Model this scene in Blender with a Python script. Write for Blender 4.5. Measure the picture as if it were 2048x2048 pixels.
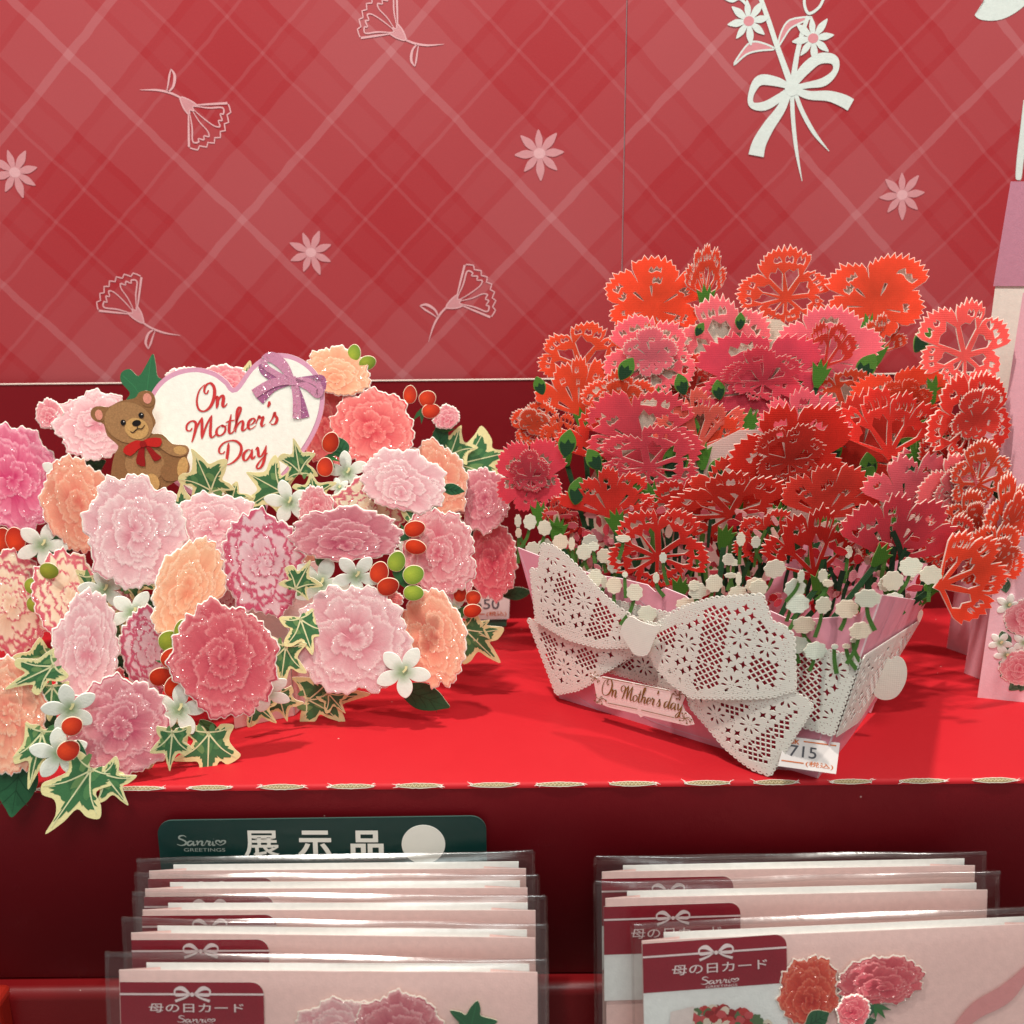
import bpy, math, random
import numpy as np
from mathutils import Vector as V, Matrix
from mathutils.geometry import delaunay_2d_cdt

for o in list(bpy.data.objects): bpy.data.objects.remove(o, do_unlink=True)
scene = bpy.context.scene
COL = scene.collection
rad = math.radians

# ------------------------------------------------------------------ camera
F_PX = 2010.0                       # focal length in pixels of the 2048 px photograph
CAM = V((0.0, 0.0, 0.29))           # metres; the shelf top is z = 0
PITCH, ROLL = rad(15.0), rad(0.55)
_f = V((0, math.cos(PITCH), -math.sin(PITCH)))
_u0 = V((0, math.sin(PITCH), math.cos(PITCH)))
_r0 = V((1, 0, 0))
_r = _r0 * math.cos(ROLL) - _u0 * math.sin(ROLL)
_u = _u0 * math.cos(ROLL) + _r0 * math.sin(ROLL)
cd = bpy.data.cameras.new('camera')
cd.sensor_width = 36.0; cd.lens = 36.0 * F_PX / 2048.0
cd.clip_start = 0.02; cd.clip_end = 50
cd.dof.use_dof = True; cd.dof.focus_distance = 0.60; cd.dof.aperture_fstop = 9.0
cam = bpy.data.objects.new('camera', cd); COL.objects.link(cam)
cam.matrix_world = Matrix(((_r.x, _u.x, -_f.x, CAM.x), (_r.y, _u.y, -_f.y, CAM.y), (_r.z, _u.z, -_f.z, CAM.z), (0, 0, 0, 1)))
scene.camera = cam

# ------------------------------------------------------------------ light
w = bpy.data.worlds.new('World'); scene.world = w; w.use_nodes = True
w.node_tree.nodes['Background'].inputs[0].default_value = (1.0, 0.96, 0.92, 1)
w.node_tree.nodes['Background'].inputs[1].default_value = 0.33
def lamp(name, loc, to, power, size, col):
    d = bpy.data.lights.new(name, 'AREA'); d.shape = 'DISK'; d.size = size; d.energy = power; d.color = col
    o = bpy.data.objects.new(name, d); COL.objects.link(o); o.location = loc
    o.rotation_euler = (V(to) - V(loc)).to_track_quat('-Z', 'Y').to_euler(); return o
lamp('ceiling_spot_key', (-0.42, 0.22, 1.75), (0.0, 0.60, 0.05), 27, 0.08, (1.0, 0.95, 0.87))
lamp('ceiling_spot_side', (0.95, 0.30, 1.70), (0.05, 0.65, 0.10), 15, 0.08, (1.0, 0.94, 0.86))
lamp('ceiling_panel', (0.1, -0.9, 1.9), (0.0, 0.6, 0.1), 20, 0.9, (0.93, 1.0, 0.97))
scene.view_settings.view_transform = 'Standard'
scene.view_settings.look = 'None'
scene.view_settings.exposure = 0.0
scene.view_settings.gamma = 1.0
scene.render.engine = 'CYCLES'
scene.cycles.max_bounces = 6; scene.cycles.diffuse_bounces = 3; scene.cycles.glossy_bounces = 3; scene.cycles.transparent_max_bounces = 20

# ------------------------------------------------------------------ geometry helpers
def ray(px, py): return _f + _r * ((px - 1024) / F_PX) - _u * ((py - 1024) / F_PX)
def at(px, py, Y): d = ray(px, py); return CAM + d * (Y / d.y)
def ground(px, py, z=0.0): d = ray(px, py); return CAM + d * ((z - CAM.z) / d.z)
def axdist(p): return (p - CAM).dot(_f)          # distance along the optical axis
def lin(c):
    c = [x / 255.0 for x in c[:3]]
    return tuple(x / 12.92 if x <= .04045 else ((x + .055) / 1.055) ** 2.4 for x in c)

class Plane:
    """a real plane in the scene; uv() reads where a sight line meets it, in metres on the plane"""
    def __init__(s, O, yaw=0.0, tilt=0.0):
        y, t = rad(yaw), rad(tilt)
        s.O = V(O); s.ex = V((math.cos(y), math.sin(y), 0))
        s.n = V((math.sin(y) * math.cos(t), -math.cos(y) * math.cos(t), math.sin(t)))
        s.ey = s.n.cross(s.ex)
    @classmethod
    def axes(cls, O, ex, up):
        s = cls.__new__(cls); s.O = V(O); s.ex = V(ex).normalized(); s.n = s.ex.cross(V(up)).normalized(); s.ey = s.n.cross(s.ex); return s
    def uv(s, px, py):
        d = ray(px, py); k = (s.O - CAM).dot(s.n) / d.dot(s.n); q = CAM + d * k - s.O
        return (q.dot(s.ex), q.dot(s.ey))
    def uvs(s, pts): return [s.uv(*p) for p in pts]
    def M(s, dz=0.0, u=0.0, v=0.0):
        o = s.O + s.n * dz + s.ex * u + s.ey * v
        return Matrix(((s.ex.x, s.ey.x, s.n.x, o.x), (s.ex.y, s.ey.y, s.n.y, o.y), (s.ex.z, s.ey.z, s.n.z, o.z), (0, 0, 0, 1)))

def area2(p): return sum(p[i][0] * p[(i + 1) % len(p)][1] - p[(i + 1) % len(p)][0] * p[i][1] for i in range(len(p)))
def ccw(p): return list(p) if area2(p) > 0 else list(p)[::-1]
def smooth(p, n=4, closed=True):
    m = len(p); out = []
    for i in range(m if closed else m - 1):
        if closed: a, b, c, d = p[(i - 1) % m], p[i], p[(i + 1) % m], p[(i + 2) % m]
        else: a, b, c, d = p[max(i - 1, 0)], p[i], p[i + 1], p[min(i + 2, m - 1)]
        for k in range(n):
            t = k / n
            out.append(tuple(.5 * (2 * b[j] + (c[j] - a[j]) * t + (2 * a[j] - 5 * b[j] + 4 * c[j] - d[j]) * t * t + (3 * b[j] - a[j] - 3 * c[j] + d[j]) * t ** 3) for j in range(len(b))))
    if not closed: out.append(tuple(p[-1]))
    return out
def offset(p, w):
    """outline moved outwards by w (p counter-clockwise)"""
    n = len(p); out = []
    for i in range(n):
        a, b, c = p[i - 1], p[i], p[(i + 1) % n]
        e1 = (b[0] - a[0], b[1] - a[1]); e2 = (c[0] - b[0], c[1] - b[1])
        l1 = math.hypot(*e1) or 1e-9; l2 = math.hypot(*e2) or 1e-9
        n1 = (e1[1] / l1, -e1[0] / l1); n2 = (e2[1] / l2, -e2[0] / l2)
        mx, my = n1[0] + n2[0], n1[1] + n2[1]; l = math.hypot(mx, my)
        if l < .3: mx, my, l = n1[0], n1[1], 1.0
        k = w / max(.5, (mx * n1[0] + my * n1[1]) / l) / l
        out.append((b[0] + mx * k, b[1] + my * k))
    return out
def inside(pt, poly):
    x, y = pt; c = False; j = len(poly) - 1
    for i in range(len(poly)):
        xi, yi = poly[i]; xj, yj = poly[j]
        if (yi > y) != (yj > y) and x < (xj - xi) * (y - yi) / (yj - yi) + xi: c = not c
        j = i
    return c
def fill(outer, holes=()):
    vs, ed = [], []
    for p in [outer] + list(holes):
        n0 = len(vs); n = len(p); vs += [V((a[0], a[1])) for a in p]; ed += [(n0 + i, n0 + (i + 1) % n) for i in range(n)]
    r = delaunay_2d_cdt(vs, ed, [], 0 if holes else 1, 1e-7)
    pts = [(v.x, v.y) for v in r[0]]
    if not holes: return pts, r[2]
    # keep the triangles that lie in the paper, not in a cut-out (even-odd rule over every outline)
    P = np.array(pts); T = np.array([f[:3] for f in r[2]]); c = P[T].mean(1)
    E0 = np.concatenate([np.array([q[:2] for q in p]) for p in [outer] + list(holes)]); E1 = np.concatenate([np.roll(np.array([q[:2] for q in p]), -1, 0) for p in [outer] + list(holes)])
    dy = E1[:, 1] - E0[:, 1]; dy[dy == 0] = 1e-15; keep = np.zeros(len(c), bool)
    for k in range(0, len(c), 2000):
        x, y = c[k:k + 2000, 0:1], c[k:k + 2000, 1:2]
        cr = ((E0[None, :, 1] > y) != (E1[None, :, 1] > y)) & (x < (E1[:, 0] - E0[:, 0])[None] * (y - E0[None, :, 1]) / dy[None] + E0[None, :, 0])
        keep[k:k + 2000] = cr.sum(1) % 2 == 1
    return pts, [tuple(t) for t in T[keep].tolist()]
def ellipse(cx, cy, a, b, n=20, rot=0.0):
    c, s = math.cos(rot), math.sin(rot); o = []
    for k in range(n):
        t = math.tau * k / n; x, y = a * math.cos(t), b * math.sin(t); o.append((cx + x * c - y * s, cy + x * s + y * c))
    return o
def ribbon(pts):
    """stroke outline from (x, y, width) points"""
    L, R = [], []; n = len(pts)
    for i, (x, y, wd) in enumerate(pts):
        a, b = pts[max(i - 1, 0)], pts[min(i + 1, n - 1)]
        dx, dy = b[0] - a[0], b[1] - a[1]; l = math.hypot(dx, dy) or 1e-9
        L.append((x - dy / l * wd / 2, y + dx / l * wd / 2)); R.append((x + dy / l * wd / 2, y - dx / l * wd / 2))
    return L, R

WHITE = (.80, .79, .74); CREAM = (.82, .74, .62)
class Sheet:
    """layers of cut or printed paper that make ONE part"""
    def __init__(s): s.v, s.c, s.f = [], [], []
    def tris(s, pts, faces, z, col, flip=False):
        n = len(s.v)
        s.v += [(x, y, z) for x, y in pts]; s.c += [tuple(col[:3])] * len(pts)
        s.f += [tuple(n + i for i in (fc[::-1] if flip else fc)) for fc in faces]
    def poly(s, outer, col, z=0.0, holes=(), thick=0.0, edge=WHITE, back=None):
        outer = ccw(outer)
        pts, fc = fill(outer, holes); s.tris(pts, fc, z, col)
        if thick:
            s.tris(pts, fc, z - thick, back or edge, True)
            for lp, sg in [(outer, 1)] + [(ccw(h), -1) for h in holes]:
                n = len(s.v); m = len(lp)
                s.v += [(x, y, z) for x, y in lp] + [(x, y, z - thick) for x, y in lp]; s.c += [tuple(edge)] * (2 * m)
                for i in range(m):
                    j = (i + 1) % m; q = (n + i, n + m + i, n + m + j, n + j); s.f.append(q if sg > 0 else q[::-1])
        return s
    def stroke(s, pts, col, z=0.0, n=5, closed=False):
        p = smooth(pts, n, closed) if len(pts) > 2 else pts
        if closed: p = p + [p[0]]
        L, R = ribbon(p); k = len(s.v); m = len(p)
        s.v += [(x, y, z) for x, y in L] + [(x, y, z) for x, y in R]; s.c += [tuple(col[:3])] * (2 * m)
        s.f += [(k + i, k + m + i, k + m + i + 1, k + i + 1) for i in range(m - 1)]; return s
    def polar(s, outline, nth, nr, colfn, hfn=None, z=0.0, thick=.0006, edge=WHITE, border=.0004, sx=1.0, sy=1.0, rot=0.0, cx=0.0, cy=0.0):
        th = np.arange(nth) * math.tau / nth; R = outline(th)
        ss = (np.arange(1, nr + 1) / nr) ** .75
        X = np.concatenate([[0.0], (ss[:, None] * (R * np.cos(th))[None]).ravel()]); Y = np.concatenate([[0.0], (ss[:, None] * (R * np.sin(th))[None]).ravel()])
        S = np.concatenate([[0.0], np.repeat(ss, nth)]); T = np.concatenate([[0.0], np.tile(th, nr)])
        C, H = colfn(X, Y, S, T)
        c, sn = math.cos(rot), math.sin(rot)
        def tr(x, y): x, y = x * sx, y * sy; return cx + x * c - y * sn, cy + x * sn + y * c
        gx, gy = tr(X, Y); n0 = len(s.v)
        s.v += list(zip(gx.tolist(), gy.tolist(), (z + H).tolist())); s.c += [tuple(q) for q in C.tolist()]
        for i in range(nth): s.f.append((n0, n0 + 1 + i, n0 + 1 + (i + 1) % nth))
        for k in range(nr - 1):
            a = n0 + 1 + k * nth; b = a + nth
            s.f += [(a + i, b + i, b + (i + 1) % nth, a + (i + 1) % nth) for i in range(nth)]
        last = n0 + 1 + (nr - 1) * nth
        n1 = len(s.v); ox, oy = tr(R * np.cos(th), R * np.sin(th)); hl = H[-nth:]
        l = np.hypot(ox - cx, oy - cy) + 1e-9; bx, by = ox + (ox - cx) / l * border, oy + (oy - cy) / l * border
        s.v += list(zip(ox.tolist(), oy.tolist(), (z + hl).tolist())) + [(float(x), float(y), z - .0001) for x, y in zip(bx, by)] + [(float(x), float(y), z - thick) for x, y in zip(bx, by)] + [(cx, cy, z - thick)]
        s.c += [tuple(edge)] * (3 * nth + 1)
        for i in range(nth):
            j = (i + 1) % nth
            s.f += [(n1 + i, n1 + nth + i, n1 + nth + j, n1 + j), (n1 + nth + i, n1 + 2 * nth + i, n1 + 2 * nth + j, n1 + nth + j), (n1 + 2 * nth + j, n1 + 2 * nth + i, n1 + 3 * nth)]
        return s
    def warp(s, fn): s.v = [fn(*p) for p in s.v]; return s
    def mesh(s, name, mat, smooth_shade=False):
        me = bpy.data.meshes.new(name); me.from_pydata(s.v, [], s.f)
        a = me.color_attributes.new('Col', 'FLOAT_COLOR', 'POINT')
        arr = np.ones((len(s.v), 4), dtype=np.float32); arr[:] = np.array([c if len(c) == 4 else (*c, 1.0) for c in s.c], dtype=np.float32); a.data.foreach_set('color', arr.ravel())
        if smooth_shade: me.polygons.foreach_set('use_smooth', [True] * len(me.polygons))
        me.materials.append(mat); me.update(); return me

WORLD = {}
def link(name, data, parent=None, M=Matrix()):
    o = bpy.data.objects.new(name, data); COL.objects.link(o); WORLD[o.name] = M.copy()
    if parent is not None: o.parent = parent; o.matrix_local = WORLD[parent.name].inverted() @ M
    else: o.matrix_world = M
    return o
def thing(name, label, cat, loc=(0, 0, 0), group=None):
    o = link(name, None, None, Matrix.Translation(V(loc))); o.empty_display_size = .02
    o['label'] = label; o['category'] = cat
    if group: o['group'] = group
    return o
def tag(o, label, cat, group=None):
    o['label'] = label; o['category'] = cat
    if group: o['group'] = group
    return o
def part(name, sh, mat, parent, M, sm=False): return link(name, sh.mesh(name, mat, sm), parent, M)

def box_mesh(name, x0, x1, y0, y1, z0, z1, mat, bev=0.0):
    import bmesh
    bm = bmesh.new(); bmesh.ops.create_cube(bm, size=1)
    for q in bm.verts: q.co = V((x0 + (q.co.x + .5) * (x1 - x0), y0 + (q.co.y + .5) * (y1 - y0), z0 + (q.co.z + .5) * (z1 - z0)))
    if bev: bmesh.ops.bevel(bm, geom=bm.edges[:] , offset=bev, segments=3, affect='EDGES', profile=.5)
    me = bpy.data.meshes.new(name); bm.to_mesh(me); bm.free(); me.materials.append(mat)
    if bev: me.polygons.foreach_set('use_smooth', [False] * len(me.polygons))
    return me

# ------------------------------------------------------------------ materials
class NT:
    def __init__(s, name):
        s.m = bpy.data.materials.new(name); s.m.use_nodes = True; s.t = s.m.node_tree; s.t.nodes.clear()
        s.out = s.n('ShaderNodeOutputMaterial')
    def n(s, ty, **kw):
        q = s.t.nodes.new(ty)
        for k, v in kw.items(): setattr(q, k, v)
        return q
    def l(s, a, b): s.t.links.new(a, b)
    def set(s, sock, v):
        if hasattr(v, 'is_output') or hasattr(v, 'links'): s.l(v, sock)
        else: sock.default_value = v
    def math(s, op, a, b=None, c=None, clamp=False):
        q = s.n('ShaderNodeMath', operation=op, use_clamp=clamp)
        for i, x in enumerate((a, b, c)):
            if x is not None: s.set(q.inputs[i], x)
        return q.outputs[0]
    def mix(s, f, a, b, bl='MIX'):
        q = s.n('ShaderNodeMix', data_type='RGBA', blend_type=bl)
        s.set(q.inputs[0], f); s.set(q.inputs[6], a if hasattr(a, 'links') else (*a, 1)); s.set(q.inputs[7], b if hasattr(b, 'links') else (*b, 1)); return q.outputs[2]
    def noise(s, scale, vec=None, detail=2.0, rough=.5):
        q = s.n('ShaderNodeTexNoise'); q.inputs['Scale'].default_value = scale; q.inputs['Detail'].default_value = detail; q.inputs['Roughness'].default_value = rough
        if vec is None: vec = s.n('ShaderNodeTexCoord').outputs['Object']
        s.l(vec, q.inputs['Vector']); return q.outputs['Fac']
    def bump(s, h, strength, dist):
        q = s.n('ShaderNodeBump'); q.inputs['Strength'].default_value = strength; q.inputs['Distance'].default_value = dist; s.l(h, q.inputs['Height']); return q.outputs[0]
    def pbsdf(s, col, rough=.5, spec=.4, normal=None):
        q = s.n('ShaderNodeBsdfPrincipled'); s.set(q.inputs['Base Color'], col if hasattr(col, 'links') else (*col, 1)); s.set(q.inputs['Roughness'], rough)
        q.inputs['Specular IOR Level'].default_value = spec
        if normal is not None: s.l(normal, q.inputs['Normal'])
        return q.outputs[0]
    def mixsh(s, f, a, b):
        q = s.n('ShaderNodeMixShader'); s.set(q.inputs[0], f); s.l(a, q.inputs[1]); s.l(b, q.inputs[2]); return q.outputs[0]
    def end(s, sh): s.l(sh, s.out.inputs[0]); return s.m

def attr_mat(name, rough=.5, spec=.35, mott=.12, mscale=260, bumpd=.00012, bscale=900, transl=0.0, glitter=0.0, linen=0.0, fur=0.0, glow=None):
    t = NT(name)
    col = t.n('ShaderNodeAttribute', attribute_name='Col').outputs['Color']
    nz = t.noise(mscale, detail=4)
    f = t.math('MULTIPLY_ADD', nz, 2 * mott, 1 - mott)
    v = t.n('ShaderNodeVectorMath', operation='SCALE'); t.l(col, v.inputs[0]); t.l(f, v.inputs['Scale']); c2 = v.outputs[0]
    if glow:      # printed tint: deeper at the heart of the bloom, lighter to the rim
        ln = t.n('ShaderNodeVectorMath', operation='LENGTH'); t.l(t.n('ShaderNodeTexCoord').outputs['Object'], ln.inputs[0])
        k = t.math('MULTIPLY_ADD', t.math('MULTIPLY', ln.outputs['Value'], 1 / glow, clamp=True), .36, .86)
        k = t.math('ADD', k, t.math('MULTIPLY', t.math('SUBTRACT', t.noise(70, detail=3), .5), .35))
        v2 = t.n('ShaderNodeVectorMath', operation='SCALE'); t.l(c2, v2.inputs[0]); t.l(k, v2.inputs['Scale']); c2 = v2.outputs[0]
    h = t.noise(bscale, detail=3)
    if linen:
        tc = t.n('ShaderNodeTexCoord').outputs['Object']; sp = t.n('ShaderNodeSeparateXYZ'); t.l(tc, sp.inputs[0])
        a = t.math('SINE', t.math('MULTIPLY', sp.outputs[0], linen)); b = t.math('SINE', t.math('MULTIPLY', sp.outputs[1], linen))
        h = t.math('ADD', h, t.math('MULTIPLY', t.math('ADD', a, b), .25))
    nb = t.bump(h, 1.0, bumpd)
    sh = t.pbsdf(c2, rough, spec, nb)
    if transl:
        tr = t.n('ShaderNodeBsdfTranslucent'); t.l(c2, tr.inputs[0]); sh = t.mixsh(transl, sh, tr.outputs[0])
    if glitter:
        vo = t.n('ShaderNodeTexVoronoi'); vo.inputs['Scale'].default_value = 1900; t.l(t.n('ShaderNodeTexCoord').outputs['Object'], vo.inputs['Vector'])
        sub = t.n('ShaderNodeVectorMath', operation='SUBTRACT'); t.l(vo.outputs['Color'], sub.inputs[0]); sub.inputs[1].default_value = (.5, .5, .5)
        sc = t.n('ShaderNodeVectorMath', operation='SCALE'); t.l(sub.outputs[0], sc.inputs[0]); sc.inputs['Scale'].default_value = 1.5
        ad = t.n('ShaderNodeVectorMath', operation='ADD'); t.l(t.n('ShaderNodeNewGeometry').outputs['Normal'], ad.inputs[0]); t.l(sc.outputs[0], ad.inputs[1])
        no = t.n('ShaderNodeVectorMath', operation='NORMALIZE'); t.l(ad.outputs[0], no.inputs[0])
        g = t.n('ShaderNodeBsdfGlossy'); g.inputs['Roughness'].default_value = .22; g.inputs['Color'].default_value = (1, .9, .88, 1); t.l(no.outputs[0], g.inputs['Normal'])
        s3 = t.n('ShaderNodeSeparateXYZ'); t.l(vo.outputs['Color'], s3.inputs[0])
        patch = t.noise(90, detail=2)
        m = t.math('MULTIPLY', t.math('GREATER_THAN', s3.outputs[1], .66), t.math('MULTIPLY', t.math('SUBTRACT', patch, .36, clamp=True), 4.0, clamp=True), clamp=True)
        al = t.n('ShaderNodeAttribute', attribute_name='Col').outputs['Alpha']; sh = t.mixsh(t.math('MULTIPLY', t.math('MULTIPLY', m, al), glitter), sh, g.outputs[0])
    return t.end(sh)
M_PRINT = attr_mat('printed_card', .45, .35, .10)
M_GLIT = attr_mat('glittered_card', .5, .3, .12, 180, .00010, 1100, glitter=.30)
M_SHINE = attr_mat('purple_glitter', .4, .4, .15, 500, .0002, 1500, glitter=.6)
M_PAPER = attr_mat('linen_paper', .75, .15, .07, 120, .00010, 1500, transl=.28, linen=5200)
M_BLOOM = attr_mat('bloom_paper', .75, .15, .06, 120, .00010, 1500, transl=.38, linen=5200, glow=.034)
M_LACE = attr_mat('lace_paper', .8, .1, .04, 200, .00008, 1600, transl=.20, linen=5200)
M_MARBLE = attr_mat('marbled_paper', .6, .2, .22, 70, .00006, 900, transl=.05)
M_FUR = attr_mat('printed_fur', .55, .25, .35, 900, .0001, 1200)
# ------------------------------------------------------------------ the setting: red cardboard display
def red_mat(name, col, rough=.55, fiber=.10, spec=.3):
    t = NT(name); nz = t.noise(40, detail=5); nf = t.noise(1400, detail=3)
    c = t.mix(t.math('MULTIPLY', nz, fiber * 2), tuple(x * .93 for x in col), tuple(min(1, x * 1.1) for x in col))
    c = t.mix(t.math('MULTIPLY', nf, fiber), c, tuple(min(1, x * 1.25 + .01) for x in col))
    sp = t.n('ShaderNodeTexVoronoi'); sp.inputs['Scale'].default_value = 150; t.l(t.n('ShaderNodeTexCoord').outputs['Object'], sp.inputs['Vector'])
    sx = t.n('ShaderNodeSeparateXYZ'); t.l(sp.outputs['Color'], sx.inputs[0])
    dust = t.math('MULTIPLY', t.math('GREATER_THAN', sx.outputs[0], .978), t.math('LESS_THAN', sp.outputs['Distance'], .09))
    c = t.mix(t.math('MULTIPLY', dust, .5), c, (.75, .55, .5))
    return t.end(t.pbsdf(c, t.math('MULTIPLY_ADD', nz, .15, rough - .07), spec, t.bump(t.math('ADD', t.math('MULTIPLY', nf, .1), t.math('MULTIPLY', t.noise(9, detail=4, rough=.45), 1.6)), .6, .0012)))
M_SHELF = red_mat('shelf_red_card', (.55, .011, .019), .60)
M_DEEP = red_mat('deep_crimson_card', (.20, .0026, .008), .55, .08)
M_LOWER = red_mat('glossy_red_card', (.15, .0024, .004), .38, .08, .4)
M_EDGE = attr_mat('torn_card_edge', .9, .1, .25, 900, .0003, 2200)

YF, YR, YB, FOLD = .500, .755, .768, .0834
# shelf top with a softly folded front edge
def extrude_profile(name, prof, x0, x1, mat, nx=90, wob=0.0):
    rng = random.Random(4); vs, fs = [], []; m = len(prof)
    for i in range(nx + 1):
        x = x0 + (x1 - x0) * i / nx; d = math.sin(i * 1.7) * wob + math.sin(i * .61 + 1) * wob
        for k, (y, z) in enumerate(prof): vs.append((x, y, z + (d if k == wobk else 0)))
    for i in range(nx):
        for k in range(m - 1):
            a = i * m + k; fs.append((a, a + m, a + m + 1, a + 1))
    me = bpy.data.meshes.new(name); me.from_pydata(vs, [], fs); me.materials.append(mat)
    me.polygons.foreach_set('use_smooth', [True] * len(me.polygons)); me.update(); return me
wobk = -1
r = .0024
arc = [(YF + r - r * math.sin(a), -r + r * math.cos(a)) for a in [rad(x) for x in range(0, 91, 15)]]
prof = [(YR + .02, 0.0), (YF + .02, 0.0)] + arc + [(YF, -.0030)]
shelf = link('shelf', extrude_profile('shelf', prof[::-1], -.62, .62, M_SHELF)); shelf['kind'] = 'structure'
prof = [(YF + .0004, -.0026), (YF + .0006, -.1245), (YF + .02, -.1245)]
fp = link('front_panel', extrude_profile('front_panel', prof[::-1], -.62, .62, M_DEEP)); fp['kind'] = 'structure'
r2 = .006
prof = [(YF + .03, -.126), (YF - .004, -.126)] + [(YF - .004 - r2 * math.sin(a), -.126 - r2 + r2 * math.cos(a)) for a in [rad(x) for x in range(0, 91, 15)]] + [(YF - .014, -.30)]
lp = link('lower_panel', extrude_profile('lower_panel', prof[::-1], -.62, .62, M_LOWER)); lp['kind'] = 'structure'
M_RIM = red_mat('orange_red_rim', (.30, .014, .007), .35, .06, .45)
rim = link('tray_rim', box_mesh('tray_rim', -.312, -.294, YF - .022, YF - .004, -.31, -.1235, M_RIM, .004)); rim['kind'] = 'structure'
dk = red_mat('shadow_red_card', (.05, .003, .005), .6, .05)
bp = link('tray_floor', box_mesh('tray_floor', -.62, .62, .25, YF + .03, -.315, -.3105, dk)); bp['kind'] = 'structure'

# torn perforation slots along the folded edge: each shows the corrugated core
rng = random.Random(11)
for cxp in (32, 126, 281, 423, 566, 704, 839, 987, 1119, 1264, 1412, 1549, 1698, 1840, 1984):
    cyp = 1575 - cxp * .0105; L = rng.uniform(38, 46)
    o = ground(cxp, cyp + 1, -.0012); o.y = YF + .0003; o.z = -.0010
    pl = Plane(o, 0, 38); s = Sheet()
    hw = L / F_PX * .56 * rng.uniform(.9, 1.15); hh = .0010 * rng.uniform(.85, 1.15)
    top, bot = [], []
    for k in range(15):
        t = -1 + 2 * k / 14; e = (1 - abs(t) ** 2.2)
        top.append((t * hw, hh * e * rng.uniform(.75, 1.0) + .0002)); bot.append((t * hw, -hh * e * rng.uniform(.8, 1.05) - .0002))
    ol = bot + top[::-1]
    s.poly(offset(ccw(ol), .0003), lin((232, 228, 210)), .0004, thick=.0012, edge=lin((232, 228, 210)))
    s.poly(ol, lin((150, 130, 96)), .0005)
    wv = [(-hw * .85 + 1.7 * hw * k / 40, .0007 * math.sin(k * 1.55) * (1 - (abs(k - 20) / 21) ** 3), .00045) for k in range(41)]
    s.stroke(wv, lin((204, 188, 150)), .0006, 1)
    for k in range(8):   # loose fibres at the torn ends
        sg = rng.choice((-1, 1)); x = sg * hw * rng.uniform(.8, 1.02); y = rng.uniform(-.001, .001)
        s.stroke([(x, y, .0004), (x + sg * rng.uniform(.001, .003), y + rng.uniform(-.0012, .0014), .0001)], lin((240, 232, 222)), .0013)
    part('perforation_slot', s, M_EDGE, shelf, pl.M())

# riser behind the cards: two boards either side of the fold, with a pale cut edge on top
ZR = .1905
YAW2 = 3.0
def board(name, x0, x1, y, z0, z1, th, mat, yaw=0.0):
    me = box_mesh(name, x0, x1, -th / 2, th / 2, z0, z1, mat, .0004)
    return me, Matrix.Translation(V((FOLD, y, 0))) @ Matrix.Rotation(rad(yaw), 4, 'Z')
for x0, x1, yaw, nm in ((-.62, -.0002, 0, 'riser_left'), (.0002, .50, YAW2, 'riser_right')):
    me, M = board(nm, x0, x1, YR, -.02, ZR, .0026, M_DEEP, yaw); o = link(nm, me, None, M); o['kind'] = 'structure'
    s = Sheet(); rr = random.Random(3 + yaw)
    n = 60; ed = [(x0 + (x1 - x0) * k / n, .0006 + rr.uniform(0, .0003)) for k in range(n + 1)]
    s.poly([(x0, -.0019)] + [(x1, -.0019)] + ed[::-1], lin((236, 226, 214)), 0, thick=.0006, edge=lin((236, 222, 208)))
    part('cut_edge', s, M_EDGE, o, M @ Matrix.Translation(V((0, 0, ZR + .0008))))

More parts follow.
